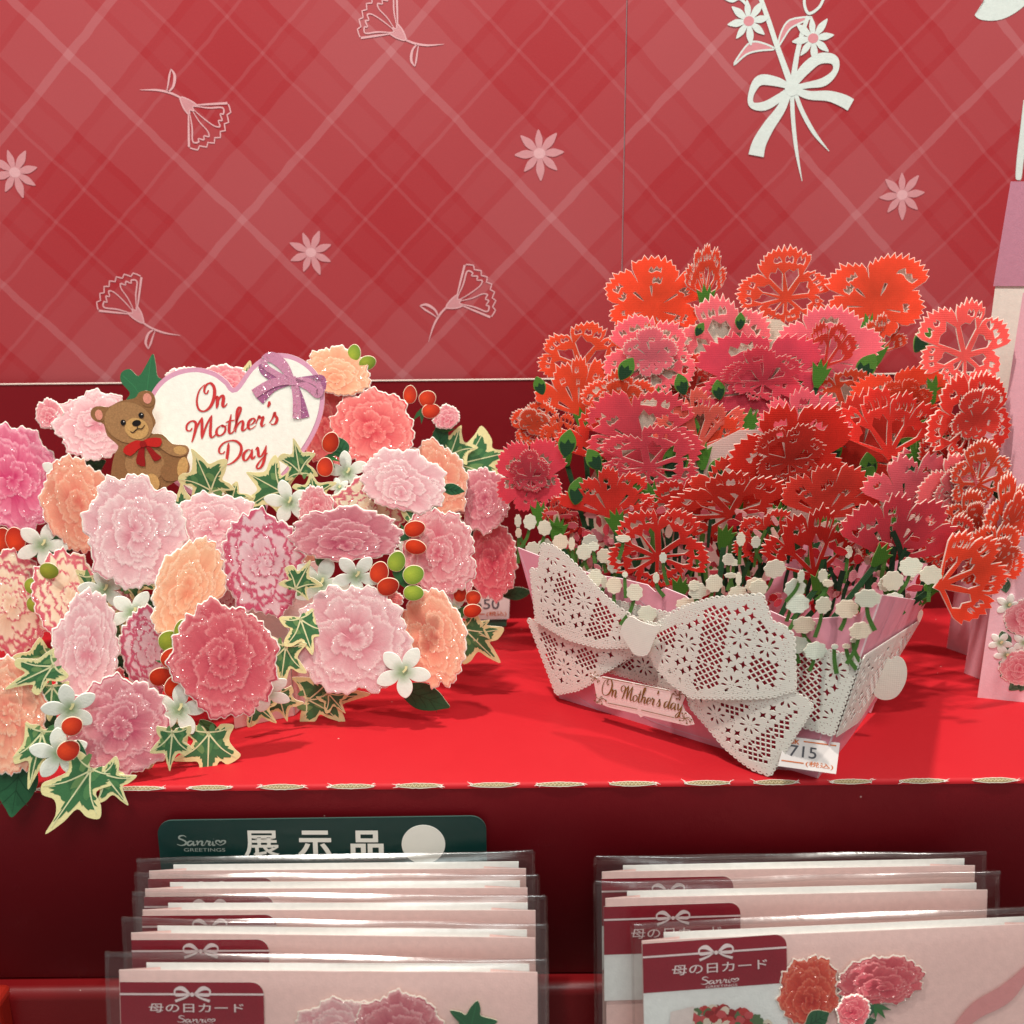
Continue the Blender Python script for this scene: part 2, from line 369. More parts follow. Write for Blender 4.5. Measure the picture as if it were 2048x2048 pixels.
# backdrop: two printed boards with a fold between them
def plaid():
    t = NT('plaid_print'); uv = t.n('ShaderNodeUVMap', uv_map='UVMap').outputs[0]
    wob = t.n('ShaderNodeTexNoise'); wob.inputs['Scale'].default_value = 45; wob.inputs['Detail'].default_value = 3; t.l(uv, wob.inputs['Vector'])
    sub = t.n('ShaderNodeVectorMath', operation='SUBTRACT'); t.l(wob.outputs['Color'], sub.inputs[0]); sub.inputs[1].default_value = (.5, .5, .5)
    sc = t.n('ShaderNodeVectorMath', operation='SCALE'); t.l(sub.outputs[0], sc.inputs[0]); sc.inputs['Scale'].default_value = .0035
    ad = t.n('ShaderNodeVectorMath', operation='ADD'); t.l(uv, ad.inputs[0]); t.l(sc.outputs[0], ad.inputs[1])
    sp = t.n('ShaderNodeSeparateXYZ'); t.l(ad.outputs[0], sp.inputs[0])
    P = .160; k = 1 / math.sqrt(2) / P
    ax = []
    for sg in (1, -1):
        q = t.math('ADD', t.math('MULTIPLY', sp.outputs[0], k), t.math('MULTIPLY', sp.outputs[1], sg * k))
        ax.append(t.math('SUBTRACT', t.math('FRACT', t.math('ADD', q, 100.5)), .5))      # -.5 .. .5, 0 on the thick line
    def band(x, c, hw, soft=.0022):
        d = t.math('ABSOLUTE', t.math('SUBTRACT', x, c)); return t.math('MULTIPLY', t.math('SUBTRACT', hw, d), 1 / soft, clamp=True)
    c = lin((178, 42, 48)); tone = None
    wide = t.math('ADD', band(t.math('ABSOLUTE', ax[0]), 0, .222), band(t.math('ABSOLUTE', ax[1]), 0, .222))
    mid = t.math('ADD', band(t.math('ABSOLUTE', ax[0]), .31, .052), band(t.math('ABSOLUTE', ax[1]), .31, .052))
    thick = t.math('ADD', band(t.math('ABSOLUTE', ax[0]), 0, .019), band(t.math('ABSOLUTE', ax[1]), 0, .019))
    th = t.math('ADD', band(t.math('ABSOLUTE', ax[0]), .398, .0085), band(t.math('ABSOLUTE', ax[1]), .398, .0085))
    tone = t.math('ADD', t.math('MULTIPLY', wide, .048), t.math('ADD', t.math('MULTIPLY', thick, .105), t.math('ADD', t.math('MULTIPLY', th, .055), t.math('MULTIPLY', mid, .015))))
    big = t.noise(6, uv, 2); tone = t.math('ADD', tone, t.math('MULTIPLY', t.math('SUBTRACT', big, .5), .05), clamp=True)
    colr = t.mix(tone, lin((164, 32, 40)), lin((226, 182, 186)))
    grain = t.noise(900, uv, 3); colr = t.mix(t.math('MULTIPLY', grain, .08), colr, lin((214, 120, 120)))
    fine = t.noise(2200, uv, 2)
    return t.end(t.pbsdf(colr, .42, .45, t.bump(fine, .4, .00006)))
M_PLAID = plaid()
WX, WZ = .0309 - FOLD, .3075        # a crossing of the thick lines, measured from the fold
BD = []
for x0, x1, yaw, nm in ((-.70, -.0003, 0, 'backdrop_left'), (.0003, .55, YAW2, 'backdrop_right')):
    me, M = board(nm, x0, x1, YB, .0, .75, .003, M_PLAID, yaw)
    ul = me.uv_layers.new(name='UVMap')
    for lo in me.loops: co = me.vertices[lo.vertex_index].co; ul.data[lo.index].uv = (co.x - WX, co.z - WZ)
    o = link(nm, me, None, M); o['kind'] = 'structure'; BD.append((o, M))
E1 = Plane((FOLD, YB - .0015, 0), 0); E2 = Plane((FOLD, YB, 0), YAW2); E2.O = E2.O + E2.n * .0015
PALE, MIST, PWHITE = lin((220, 168, 171)), lin((206, 142, 146)), lin((216, 224, 218))
DZ = .00025
def daisy(s, c, r, col, eye, n=8, rot=.2, z=0.0, eyer=.24):
    for k in range(n):
        a = rot + k * math.tau / n; L = r * (1 + .07 * math.sin(k * 2.3)); pts = []
        for t, wd in ((.1, .05), (.35, .15), (.58, .19), (.80, .12)): pts.append((t, wd))
        q = [(t, wd) for t, wd in pts] + [(1.0, .0)] + [(t, -wd) for t, wd in pts[::-1]]
        ca, sa = math.cos(a), math.sin(a)
        s.poly([(c[0] + L * (x * ca - y * .85 * sa), c[1] + L * (x * sa + y * .85 * ca)) for x, y in smooth(q, 3)], col, z + .00002 * (k % 2))
    s.poly(ellipse(c[0], c[1], r * eyer, r * eyer * .86, 18), eye, z + .00006)
def printed(name, fn, side, pz=DZ):
    pl = (E1, E2)[side]; s = Sheet(); fn(s, pl); o, M = BD[side]
    return part(name, s, M_PRINT, o, pl.M(pz))
for (cx, cy, rr, sd, rot) in ((30, 345, 44, 0, .2), (622, 505, 42, 0, .35), (1079, 307, 46, 0, .05), (1804, 390, 44, 1, .1)):
    printed('printed_daisy', lambda s, pl: daisy(s, pl.uv(cx, cy), rr / F_PX * .775, MIST, PALE, rot=rot), sd)
def carnation_line(s, pl, head, tip, flip=1):
    """line drawing of a carnation: head centre at the calyx, pointing to tip"""
    o = pl.uv(*head); e = pl.uv(*tip); dx, dy = e[0] - o[0], e[1] - o[1]; L = math.hypot(dx, dy); ux, uy = dx / L, dy / L
    def T(p): return [(o[0] + L * (a * ux - b * flip * uy), o[1] + L * (a * uy + b * flip * ux), w * L) for a, b, w in p]
    zig = []
    edge = [(1.0 - .28 * (b / .75) ** 2, b) for b in np.linspace(-.78, .78, 15)]
    for i, (a, b) in enumerate(edge): zig.append((a + (.055 if i % 2 else -.045), b, .035))
    s.stroke(T([(.02, -.10, .03), (.3, -.42, .05), (.62, -.78, .06)] ), PALE)
    s.stroke(T([(.02, .10, .03), (.3, .42, .05), (.62, .78, .06)]), PALE)
    s.stroke(T(zig), PALE, 0, 2)
    s.stroke(T([(.05, -.1, .02), (.35, -.34, .04), (.6, -.6, .04), (.72, -.5, .04), (.66, -.44, .03), (.78, -.36, .04), (.72, -.28, .03), (.82, -.2, .04), (.70, -.12, .03), (.4, -.10, .03), (.08, -.02, .02)]), PALE)
    s.stroke(T([(.05, .1, .02), (.35, .34, .04), (.6, .6, .04), (.72, .5, .04), (.66, .44, .03), (.8, .36, .04), (.74, .28, .03), (.86, .2, .04), (.74, .1, .03), (.4, .04, .03), (.08, .02, .02)]), PALE)
    s.poly([(x, y) for x, y, _ in T([(.10, -.16, 0), (.02, -.06, 0), (.12, 0, 0), (.02, .07, 0), (.10, .16, 0), (-.12, .13, 0), (-.34, .05, 0), (-.36, -.05, 0), (-.12, -.14, 0)])], MIST, .00003)
    s.stroke(T([(.10, -.16, .035), (-.12, -.14, .035), (-.35, 0, .035), (-.12, .13, .035), (.10, .16, .035), (.03, .06, .03), (.12, 0, .03), (.03, -.06, .03)]), PALE, .00005, 4, True)
    s.stroke(T([(-.34, 0, .05), (-.6, -.10, .055), (-.9, -.30, .05), (-1.22, -.62, .012)]), PALE)
    s.stroke(T([(-.66, -.12, .03), (-.66, .08, .06), (-.8, .3, .07), (-.98, .36, .02)]), PALE)
    s.stroke(T([(-.70, -.14, .02), (-.80, .04, .04), (-.9, .2, .05), (-.98, .36, .02)]), PALE)
printed('printed_carnation', lambda s, pl: carnation_line(s, pl, (381, 215), (438, 272), 1), 0)
printed('printed_carnation', lambda s, pl: carnation_line(s, pl, (792, 62), (736, 10), 1), 0)
printed('printed_carnation', lambda s, pl: carnation_line(s, pl, (270, 625), (222, 565), 1), 0)
printed('printed_carnation', lambda s, pl: carnation_line(s, pl, (915, 603), (980, 570), 1), 0)
Z7 = lambda p: [(1348 + x / 2.76, y / 2.76) + tuple(r) for x, y, *r in p]
def uvw(pl, p, k=.775 / F_PX / 2.76):
    return [(*pl.uv(1348 + x / 2.76, y / 2.76), wd * k) for x, y, wd in p]
def bouquet(s, pl):
    S = lambda p, z=0.0, c=PWHITE: s.stroke(uvw(pl, p), c, z, 6)
    PINKF = lin((214, 140, 146))
    for lf in ([(555, 270), (480, 235), (420, 235), (370, 290), (330, 358), (400, 300), (470, 280)], [(575, 255), (590, 180), (640, 110), (760, 95), (690, 130), (640, 160), (600, 220)]):
        q = [pl.uv(1348 + x / 2.76, y / 2.76) for x, y in smooth(lf, 4)]
        s.poly(q, PINKF, .0); s.stroke([(x, y, .0012) for x, y in q], PWHITE, .00004, 1, True)
    S([(470, -30, 22), (520, 110, 24), (570, 260, 26), (650, 480, 34)], .00006)
    S([(740, 90, 20), (705, 190, 24), (675, 320, 26), (652, 480, 32)], .00008)
    S([(650, 470, 22), (655, 640, 22), (675, 830, 18), (706, 1000, 3)], .0001)
    S([(655, 470, 20), (700, 600, 22), (770, 730, 20), (855, 835, 3)], .00012)
    for c0 in ((412, 117), (767, 212)):
        daisy(s, pl.uv(1348 + c0[0] / 2.76, c0[1] / 2.76), 108 / 2.76 / F_PX * .775, PWHITE, PINKF, 8, .15, .00014, .25)
    # bow: two loops and two tails
    S([(650, 480, 30), (720, 385, 55), (800, 325, 52), (880, 330, 45), (890, 390, 30), (830, 450, 42), (740, 470, 30), (660, 485, 25)], .00018)
    S([(640, 480, 25), (560, 450, 45), (470, 445, 50), (425, 520, 30), (430, 580, 30), (500, 585, 44), (580, 540, 40), (640, 490, 25)], .0002)
    S([(655, 490, 30), (740, 525, 40), (850, 530, 50), (930, 555, 60), (975, 580, 62)], .00022)
    S([(640, 490, 30), (590, 600, 48), (520, 700, 62), (470, 790, 74), (452, 860, 82)], .00024)
    s.poly(ellipse(*pl.uv(1348 + 650 / 2.76, 485 / 2.76), .0052, .0056, 16), PWHITE, .00028)
    S([(720, -30, 14), (720, 30, 14), (745, 75, 14), (800, 40, 14), (830, -20, 14)], .0001)
    S([(275, -12, 14), (320, 5, 16), (360, -8, 14), (400, 25, 14)], .0001)
printed('printed_bouquet', bouquet, 1)
printed('printed_lettering', lambda s, pl: s.stroke([(*pl.uv(x, y), wd * .775 / F_PX) for x, y, wd in ((1958, 16, 24), (1966, 19, 35), (2000, 17, 38), (2035, -5, 40), (2062, -40, 42))], PWHITE), 1)
printed('printed_lettering', lambda s, pl: s.stroke([(*pl.uv(x, y), wd * .775 / F_PX) for x, y, wd in ((2036, 360, 6), (2037, 354, 12), (2040, 320, 14), (2047, 270, 16), (2056, 200, 18))], PWHITE), 1)
# ------------------------------------------------------------------ lettering drawn with a pen
PEN = {
 'O': (.80, [[(.52, .74), (.44, .62), (.34, .72), (.40, .92), (.58, .98), (.74, .80), (.76, .48), (.62, .14), (.36, 0), (.12, .12), (.04, .45), (.14, .80), (.36, .97)]]),
 'n': (.50, [[(.0, .36), (.07, .43), (.09, .22), (.06, 0)], [(.07, .12), (.18, .36), (.29, .43), (.34, .32), (.31, .08), (.38, 0), (.50, .10)]]),
 'M': (1.12, [[(.24, .58), (.15, .48), (.03, .56), (.04, .76), (.20, .88), (.36, .78), (.36, .5), (.28, .15), (.22, -.02)], [(.25, .05), (.40, .55), (.60, .94)], [(.60, .94), (.60, .5), (.60, .02)], [(.61, .04), (.76, .55), (.96, .94)], [(.96, .94), (.92, .45), (.92, .10), (1.0, 0), (1.12, .10)]]),
 'o': (.40, [[(.20, .43), (.05, .32), (.03, .10), (.16, 0), (.32, .10), (.35, .30), (.22, .43), (.28, .35), (.42, .38)]]),
 't': (.28, [[(.16, .80), (.10, .35), (.10, .06), (.19, 0), (.30, .10)], [(-.04, .50), (.12, .53), (.30, .52)]]),
 'h': (.48, [[(-.02, .10), (.12, .55), (.24, .92), (.18, 1.02), (.10, .85), (.08, .35), (.05, 0)], [(.06, .12), (.18, .36), (.29, .42), (.33, .3), (.30, .06), (.37, 0), (.48, .10)]]),
 'e': (.34, [[(.03, .16), (.20, .21), (.29, .34), (.20, .43), (.07, .33), (.04, .10), (.15, 0), (.34, .10)]]),
 'r': (.34, [[(-.02, .16), (.06, .38), (.10, .47), (.14, .38), (.24, .40), (.24, .32), (.19, .12), (.23, 0), (.34, .08)]]),
 "'": (.16, [[(.10, 1.0), (.13, .90), (.07, .76)]]),
 's': (.30, [[(-.02, .08), (.10, .26), (.17, .48), (.19, .36), (.27, .20), (.22, .02), (.10, -.01), (.03, .06)]]),
 'D': (.86, [[(.34, .92), (.30, .5), (.22, .02)], [(.20, .60), (.10, .52), (-.02, .62), (.02, .84), (.24, .99), (.58, .94), (.80, .66), (.76, .30), (.52, .06), (.26, 0), (.12, .05)]]),
 'a': (.48, [[(.33, .36), (.20, .43), (.05, .30), (.03, .08), (.14, 0), (.28, .18), (.36, .42)], [(.36, .42), (.33, .12), (.38, 0), (.48, .10)]]),
 'y': (.46, [[(.0, .34), (.07, .43), (.10, .26), (.12, .06), (.22, .03), (.34, .24), (.40, .43)], [(.40, .43), (.36, .02), (.26, -.36), (.12, -.48), (.04, -.38), (.16, -.18), (.46, .10)]]),
 'd': (.54, [[(.33, .36), (.20, .43), (.05, .30), (.03, .08), (.14, 0), (.28, .18), (.38, .46), (.48, 1.0)], [(.48, 1.0), (.37, .3), (.36, .08), (.42, 0), (.54, .10)]]),
 ' ': (.30, []),
 'S': (.50, [[(.46, .82), (.32, .98), (.12, .92), (.08, .70), (.28, .54), (.44, .34), (.38, .08), (.16, 0), (-.04, .12)]]),
 'i': (.20, [[(.06, .42), (.06, .1), (.12, 0), (.2, .08)], [(.10, .66), (.11, .62)]]),
 '<': (.56, [[(.26, .0), (.04, .24), (.06, .46), (.20, .46), (.28, .30), (.38, .48), (.52, .44), (.50, .22), (.26, .0)]]),
}
def lettering(s, text, a, b, h, col, z, wd=.085, slant=.28, contrast=.55, n=5, stretch=True):
    """writes text from a to b (metres on the sheet), cap height h"""
    dx, dy = b[0] - a[0], b[1] - a[1]; L = math.hypot(dx, dy); ux, uy = dx / L, dy / L
    tot = sum(PEN[c][0] for c in text); kx = L / tot if stretch else h; x0 = 0.0
    for ch in text:
        adv, strokes = PEN[ch]
        for st in strokes:
            p = smooth(st, n, False) if len(st) > 2 else st; q = []
            for i, (x, y) in enumerate(p):
                c0, c1 = p[max(i - 1, 0)], p[min(i + 1, len(p) - 1)]
                vx, vy = c1[0] - c0[0], c1[1] - c0[1]; l = math.hypot(vx, vy) or 1
                k = 1 - contrast + contrast * abs(vy / l) * (1.25 if vy < 0 else .65)
                e = min(1, .35 + 3 * min(i, len(p) - 1 - i) / len(p))
                X = (x0 + x) * kx + slant * y * h; Y = y * h
                q.append((a[0] + X * ux - Y * uy, a[1] + X * uy + Y * ux, wd * h * k * e))
            s.stroke(q, col, z, 1); z += 2e-6
        x0 += adv
    return z

def font_text(s, body, a, b, h, col, z, bold=0.0, fit=True):
    """a printed line in the built-in sans face, from a to b"""
    c = bpy.data.curves.new('lettering', 'FONT'); c.body = body; c.fill_mode = 'FRONT'; c.offset = bold; c.resolution_u = 4
    o = bpy.data.objects.new('lettering', c); COL.objects.link(o)
    me = bpy.data.meshes.new_from_object(o.evaluated_get(bpy.context.evaluated_depsgraph_get()))
    vs = np.array([q.co[:] for q in me.vertices]); x0, x1 = vs[:, 0].min(), vs[:, 0].max(); y0, y1 = vs[:, 1].min(), vs[:, 1].max()
    dx, dy = b[0] - a[0], b[1] - a[1]; L = math.hypot(dx, dy); ux, uy = dx / L, dy / L
    kx = L / (x1 - x0); ky = h / (y1 - y0); n = len(s.v)
    for q in vs:
        X, Y = (q[0] - x0) * kx, (q[1] - y0) * ky
        s.v.append((a[0] + X * ux - Y * uy, a[1] + X * uy + Y * ux, z)); s.c.append(tuple(col[:3]))
    for p in me.polygons:
        f = [n + i for i in p.vertices]
        A, B, C = (V(s.v[i]) for i in f[:3])
        s.f.append(tuple(f) if (B - A).cross(C - A).z > 0 else tuple(f[::-1]))
    bpy.data.objects.remove(o); bpy.data.curves.remove(c); bpy.data.meshes.remove(me)

# ------------------------------------------------------------------ printed, embossed pieces of the left card
PAL = {   # light, dark, rim of each petal
 'pale': ((242, 202, 202), (216, 132, 144), (250, 222, 218)), 'pink': ((240, 170, 172), (212, 88, 108), (250, 200, 198)),
 'coral': ((240, 132, 126), (208, 66, 76), (250, 160, 150)), 'rose': ((228, 150, 156), (188, 78, 102), (242, 188, 190)),
 'deep': ((230, 112, 120), (196, 62, 82), (242, 156, 156)), 'scarlet': ((230, 96, 74), (186, 38, 34), (242, 140, 112)), 'peach': ((250, 196, 156), (234, 144, 112), (253, 212, 178)),
 'orange': ((248, 182, 150), (232, 126, 108), (252, 204, 174)), 'bi': ((246, 238, 208), (226, 192, 160), (205, 66, 98)),
 'bipink': ((240, 210, 212), (222, 156, 166), (202, 58, 98)), 'magenta': ((236, 134, 160), (204, 58, 108), (248, 180, 196)) }
PALL = {k: [np.array(lin(c)) for c in v] for k, v in PAL.items()}
def carnation(pal, w, h, seed, rot=0.0, side=0.0):
    """side 0: looked at face on; 1: fan seen from the side (petals spread upwards)"""
    g = np.random.RandomState(seed); li, dk, rim = PALL[pal]; bi = pal.startswith('bi')
    y0 = -.42 * side; petals = []
    for ri, (R0, n, sp, jit) in enumerate(((1.02, 8, .58, .04), (.84, 6, .60, .13), (.66, 6, .62, .17), (.49, 5, .70, .17), (.33, 4, .85, .14), (.20, 3, 1.05, .10))):
        a0 = g.rand() * 6.28
        for i in range(n):
            petals.append((a0 + (i + g.uniform(-.22, .22)) * math.tau / n, R0 * (g.uniform(.96, 1.03) if ri == 0 else g.uniform(.90, 1.08)), sp * g.uniform(.92, 1.2), g.uniform(-jit, jit), (y0 if ri else 0) + g.uniform(-jit, jit), g.rand() * 6.28, g.uniform(0, 1), R0, g.randint(4, 8)))
    def edge_r(f, R, sp, ph, kf): return R * (1 - .20 * (f / sp) ** 2) * (1 + .040 * np.sin(kf * f / sp + ph) + .030 * np.sin((2 * kf + 3) * f / sp + 2 * ph) + .016 * np.sin(27 * f / sp + 3 * ph))
    def outline(t):
        r = np.full_like(t, .84)
        for (a, R, sp, cx, cy, ph, ti, R0, kf) in petals[:8]:
            f = (t - a + np.pi) % (2 * np.pi) - np.pi; r = np.maximum(r, np.where(np.abs(f) < sp, edge_r(f, R, sp, ph, kf), 0))
        if side: r = r * (1 - side * .45 * np.clip(-np.sin(t), 0, 1) ** 2)
        return r
    def colfn(X, Y, S, T):
        C = np.tile(dk * .7 + li * .3, (len(X), 1)); H = np.zeros(len(X)); G = np.zeros(len(X))
        for (a, R, sp, cx, cy, ph, tint, R0, kf) in petals:
            dx, dy = X - cx, Y - cy; rho = np.hypot(dx, dy); f = np.arctan2(dy, dx) - a; f = (f + np.pi) % (2 * np.pi) - np.pi
            e = np.maximum(edge_r(np.clip(f, -sp, sp), R, sp, ph, kf), 1e-3); t = rho / e
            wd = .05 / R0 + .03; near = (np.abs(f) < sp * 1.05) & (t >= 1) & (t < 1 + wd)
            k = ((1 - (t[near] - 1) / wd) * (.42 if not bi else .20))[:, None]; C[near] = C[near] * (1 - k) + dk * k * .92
            ins = (np.abs(f) < sp) & (t < 1)
            if not ins.any(): continue
            tt = t[ins]; ff = f[ins] / sp
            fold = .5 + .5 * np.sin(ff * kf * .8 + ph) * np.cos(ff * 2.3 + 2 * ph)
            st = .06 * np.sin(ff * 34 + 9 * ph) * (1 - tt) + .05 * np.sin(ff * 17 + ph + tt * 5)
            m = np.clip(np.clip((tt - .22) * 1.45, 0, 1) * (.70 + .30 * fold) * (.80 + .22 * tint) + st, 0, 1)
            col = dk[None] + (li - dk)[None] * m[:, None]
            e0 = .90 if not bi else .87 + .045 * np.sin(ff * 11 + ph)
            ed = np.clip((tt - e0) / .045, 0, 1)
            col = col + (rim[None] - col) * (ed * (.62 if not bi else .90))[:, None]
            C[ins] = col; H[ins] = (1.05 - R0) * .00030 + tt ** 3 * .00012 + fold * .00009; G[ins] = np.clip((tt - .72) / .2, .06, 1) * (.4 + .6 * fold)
        H = H * np.clip((1 - S) * 30, 0, 1)
        return np.clip(np.concatenate([C, np.clip(G, 0, 1)[:, None]], 1), 0, 1), H
    return Sheet().polar(outline, 168, 40, colfn, sx=w / 2 / .98, sy=h / 2 / .98, rot=rot, thick=.0007, edge=lin((252, 240, 228)), border=.0007)

IVY = [(0, 1), (.10, .78), (.20, .56), (.42, .60), (.62, .52), (.50, .36), (.36, .22), (.46, .08), (.50, -.12), (.30, -.10), (.12, -.06), (0, .03)]
IVY = IVY + [(-x, y) for x, y in IVY[1:-1][::-1]]
VEINS = [[(0, 0), (0, .45), (.0, .92)], [(0, .05), (.25, .32), (.54, .50)], [(0, .05), (-.25, .32), (-.54, .50)], [(0, .02), (.22, .0), (.44, -.08)], [(0, .02), (-.22, .0), (-.44, -.08)]]
ICREAM, IGREEN, IGREEN2, IVEIN = lin((240, 230, 168)), lin((66, 118, 74)), lin((112, 150, 92)), lin((232, 232, 180))
def ivy(L, W, seed, rot, plain=False, dark=False):
    """variegated ivy leaf, stalk at the origin, tip towards rot"""
    g = random.Random(seed); c, s_ = math.cos(rot - math.pi / 2), math.sin(rot - math.pi / 2)
    T = lambda x, y: ((x * W * c - y * L * s_), (x * W * s_ + y * L * c))
    j = [(x * g.uniform(.86, 1.14) + g.uniform(-.03, .03), y + g.uniform(-.04, .04)) for x, y in IVY]
    ol = smooth(j, 4); s = Sheet()
    edge = lin((226, 236, 208))
    if plain:
        base = lin((44, 104, 66) if dark else (72, 128, 74)); s.poly([T(*q) for q in ol], base, 0, thick=.0006, edge=edge)
        for v in VEINS[:3]: s.stroke([(*T(*q), .0006) for q in v], tuple(x * 1.35 for x in base), .0001)
        return s
    s.poly([T(*q) for q in ol], ICREAM, 0, thick=.0005, edge=lin((248, 240, 215)))
    inner = []
    for i, (x, y) in enumerate(ol):
        k = g.uniform(.60, .82) if i % 2 else g.uniform(.70, .84); inner.append((x * k, .33 + (y - .36) * k))
    s.poly([T(*q) for q in inner], IGREEN, .0001)
    for q in range(5):      # paler brush patches inside the green
        vx, vy = VEINS[q % 5][1]; px_, py_ = vx * g.uniform(.4, .9) + g.uniform(-.06, .06), vy * g.uniform(.6, 1.2) + g.uniform(-.03, .06)
        bl = [(px_ + a * g.uniform(.7, 1.2), py_ + b * g.uniform(.7, 1.2)) for a, b in ellipse(0, 0, .07, .13, 9, g.uniform(-.8, .8))]
        s.poly([T(*z) for z in bl], IGREEN2 if q % 2 else lin((86, 136, 84)), .00013 + q * 1e-5)
    for v in VEINS: s.stroke([(*T(*q), .0005 + .0005 * (1 - i / 2)) for i, q in enumerate(v)], IVEIN, .00022)
    return s
def leaf(L, W, seed, rot, col=(48, 104, 68)):
    g = random.Random(seed); c, s_ = math.cos(rot), math.sin(rot); T = lambda x, y: (x * L * c - y * W * s_, x * L * s_ + y * W * c)
    up = [(0, 0), (.2, .30), (.45, .46), (.7, .36), (.88, .16), (1, 0)]; ol = smooth(up + [(x, -y * .95) for x, y in up[1:-1][::-1]], 4); s = Sheet()
    b = lin(col); s.poly([T(*q) for q in ol], b, 0, thick=.0006, edge=lin((215, 230, 200)))
    dkc = tuple(x * .6 for x in b)
    s.stroke([(*T(x, 0), .0007 * (1.1 - x)) for x in (0, .3, .6, .95)], dkc, .0001)
    for x in (.2, .4, .6):
        for sg in (1, -1): s.stroke([(*T(x, 0), .0005), (*T(x + .16, sg * .2), .0004), (*T(x + .22, sg * .32), .0002)], dkc, .00012)
    return s
SW, SG = np.array(lin((240, 242, 230))), np.array(lin((150, 172, 132)))
def star_flower(w, h, seed, rot, n=5):
    g = np.random.RandomState(seed); ph = g.rand(n) * .25
    def outline(t):
        d = (t / (math.tau / n)) % 1.0 - .5; i = ((t / (math.tau / n)).astype(int)) % n
        pet = (1 - np.abs(d * 2) ** 1.35); return .30 + .70 * np.clip(pet, 0, 1) ** .75 * (1 - .12 * ph[i] * 4 / 4)
    def colfn(X, Y, S, T):
        r = np.hypot(X, Y); m = np.clip((r - .08) / .42, 0, 1); d = np.abs((T / (math.tau / n)) % 1.0 - .5) * 2
        m = np.clip(m - .25 * (1 - d) * np.clip(.8 - r, 0, 1), 0, 1)
        return SG + (SW - SG) * m[:, None], .0002 * np.clip(r - .1, 0, 1) * (1 - S) * 3
    s = Sheet().polar(outline, 100, 14, colfn, sx=w / 2, sy=h / 2, rot=rot, thick=.0007, edge=lin((250, 250, 240)), border=.0003)
    s.stroke([(0, 0, .0012), (w * .05, h * .06, .0014), (w * .06, h * .12, .0016)], lin((236, 228, 170)), .0008)
    return s
def berry(w, h, seed, rot, col, dkc):
    a, b = np.array(lin(col)), np.array(lin(dkc))
    def outline(t): return 1 - .10 * np.cos(2 * t) * 0 + .07 * np.cos(t) ** 5
    def colfn(X, Y, S, T):
        d = np.hypot(X + .22, Y - .28); m = np.clip(1.1 - d * .75, 0, 1)
        return b + (a - b) * m[:, None], .0003 * (1 - S ** 2)
    return Sheet().polar(outline, 40, 10, colfn, sx=w / 2, sy=h / 2, rot=rot, thick=.0006, edge=lin((246, 226, 196)), border=.0003)
RED = ((222, 66, 28), (160, 28, 16)); GRN = ((170, 186, 62), (104, 138, 44)); GRND = ((88, 132, 72), (48, 96, 58))
def calyx(w, h, seed, rot, col=(52, 108, 62)):
    g = random.Random(seed); s = Sheet(); b = lin(col)
    for k in range(5):
        a = rot + (k - 2) * .62; L = max(w, h) * g.uniform(.42, .6); q = [(0, -.001), (L * .45, -L * .14), (L, 0), (L * .45, L * .14), (0, .001)]
        c, s_ = math.cos(a), math.sin(a)
        s.poly([(x * c - y * s_, x * s_ + y * c) for x, y in q], tuple(x * g.uniform(.75, 1.3) for x in b), k * 6e-5, thick=.0004, edge=tuple(x * .8 for x in b))
    return s

lc = thing('popup_card', 'open glittered carnation bouquet pop-up card with white heart and teddy bear', 'greeting card', ground(590, 1430))
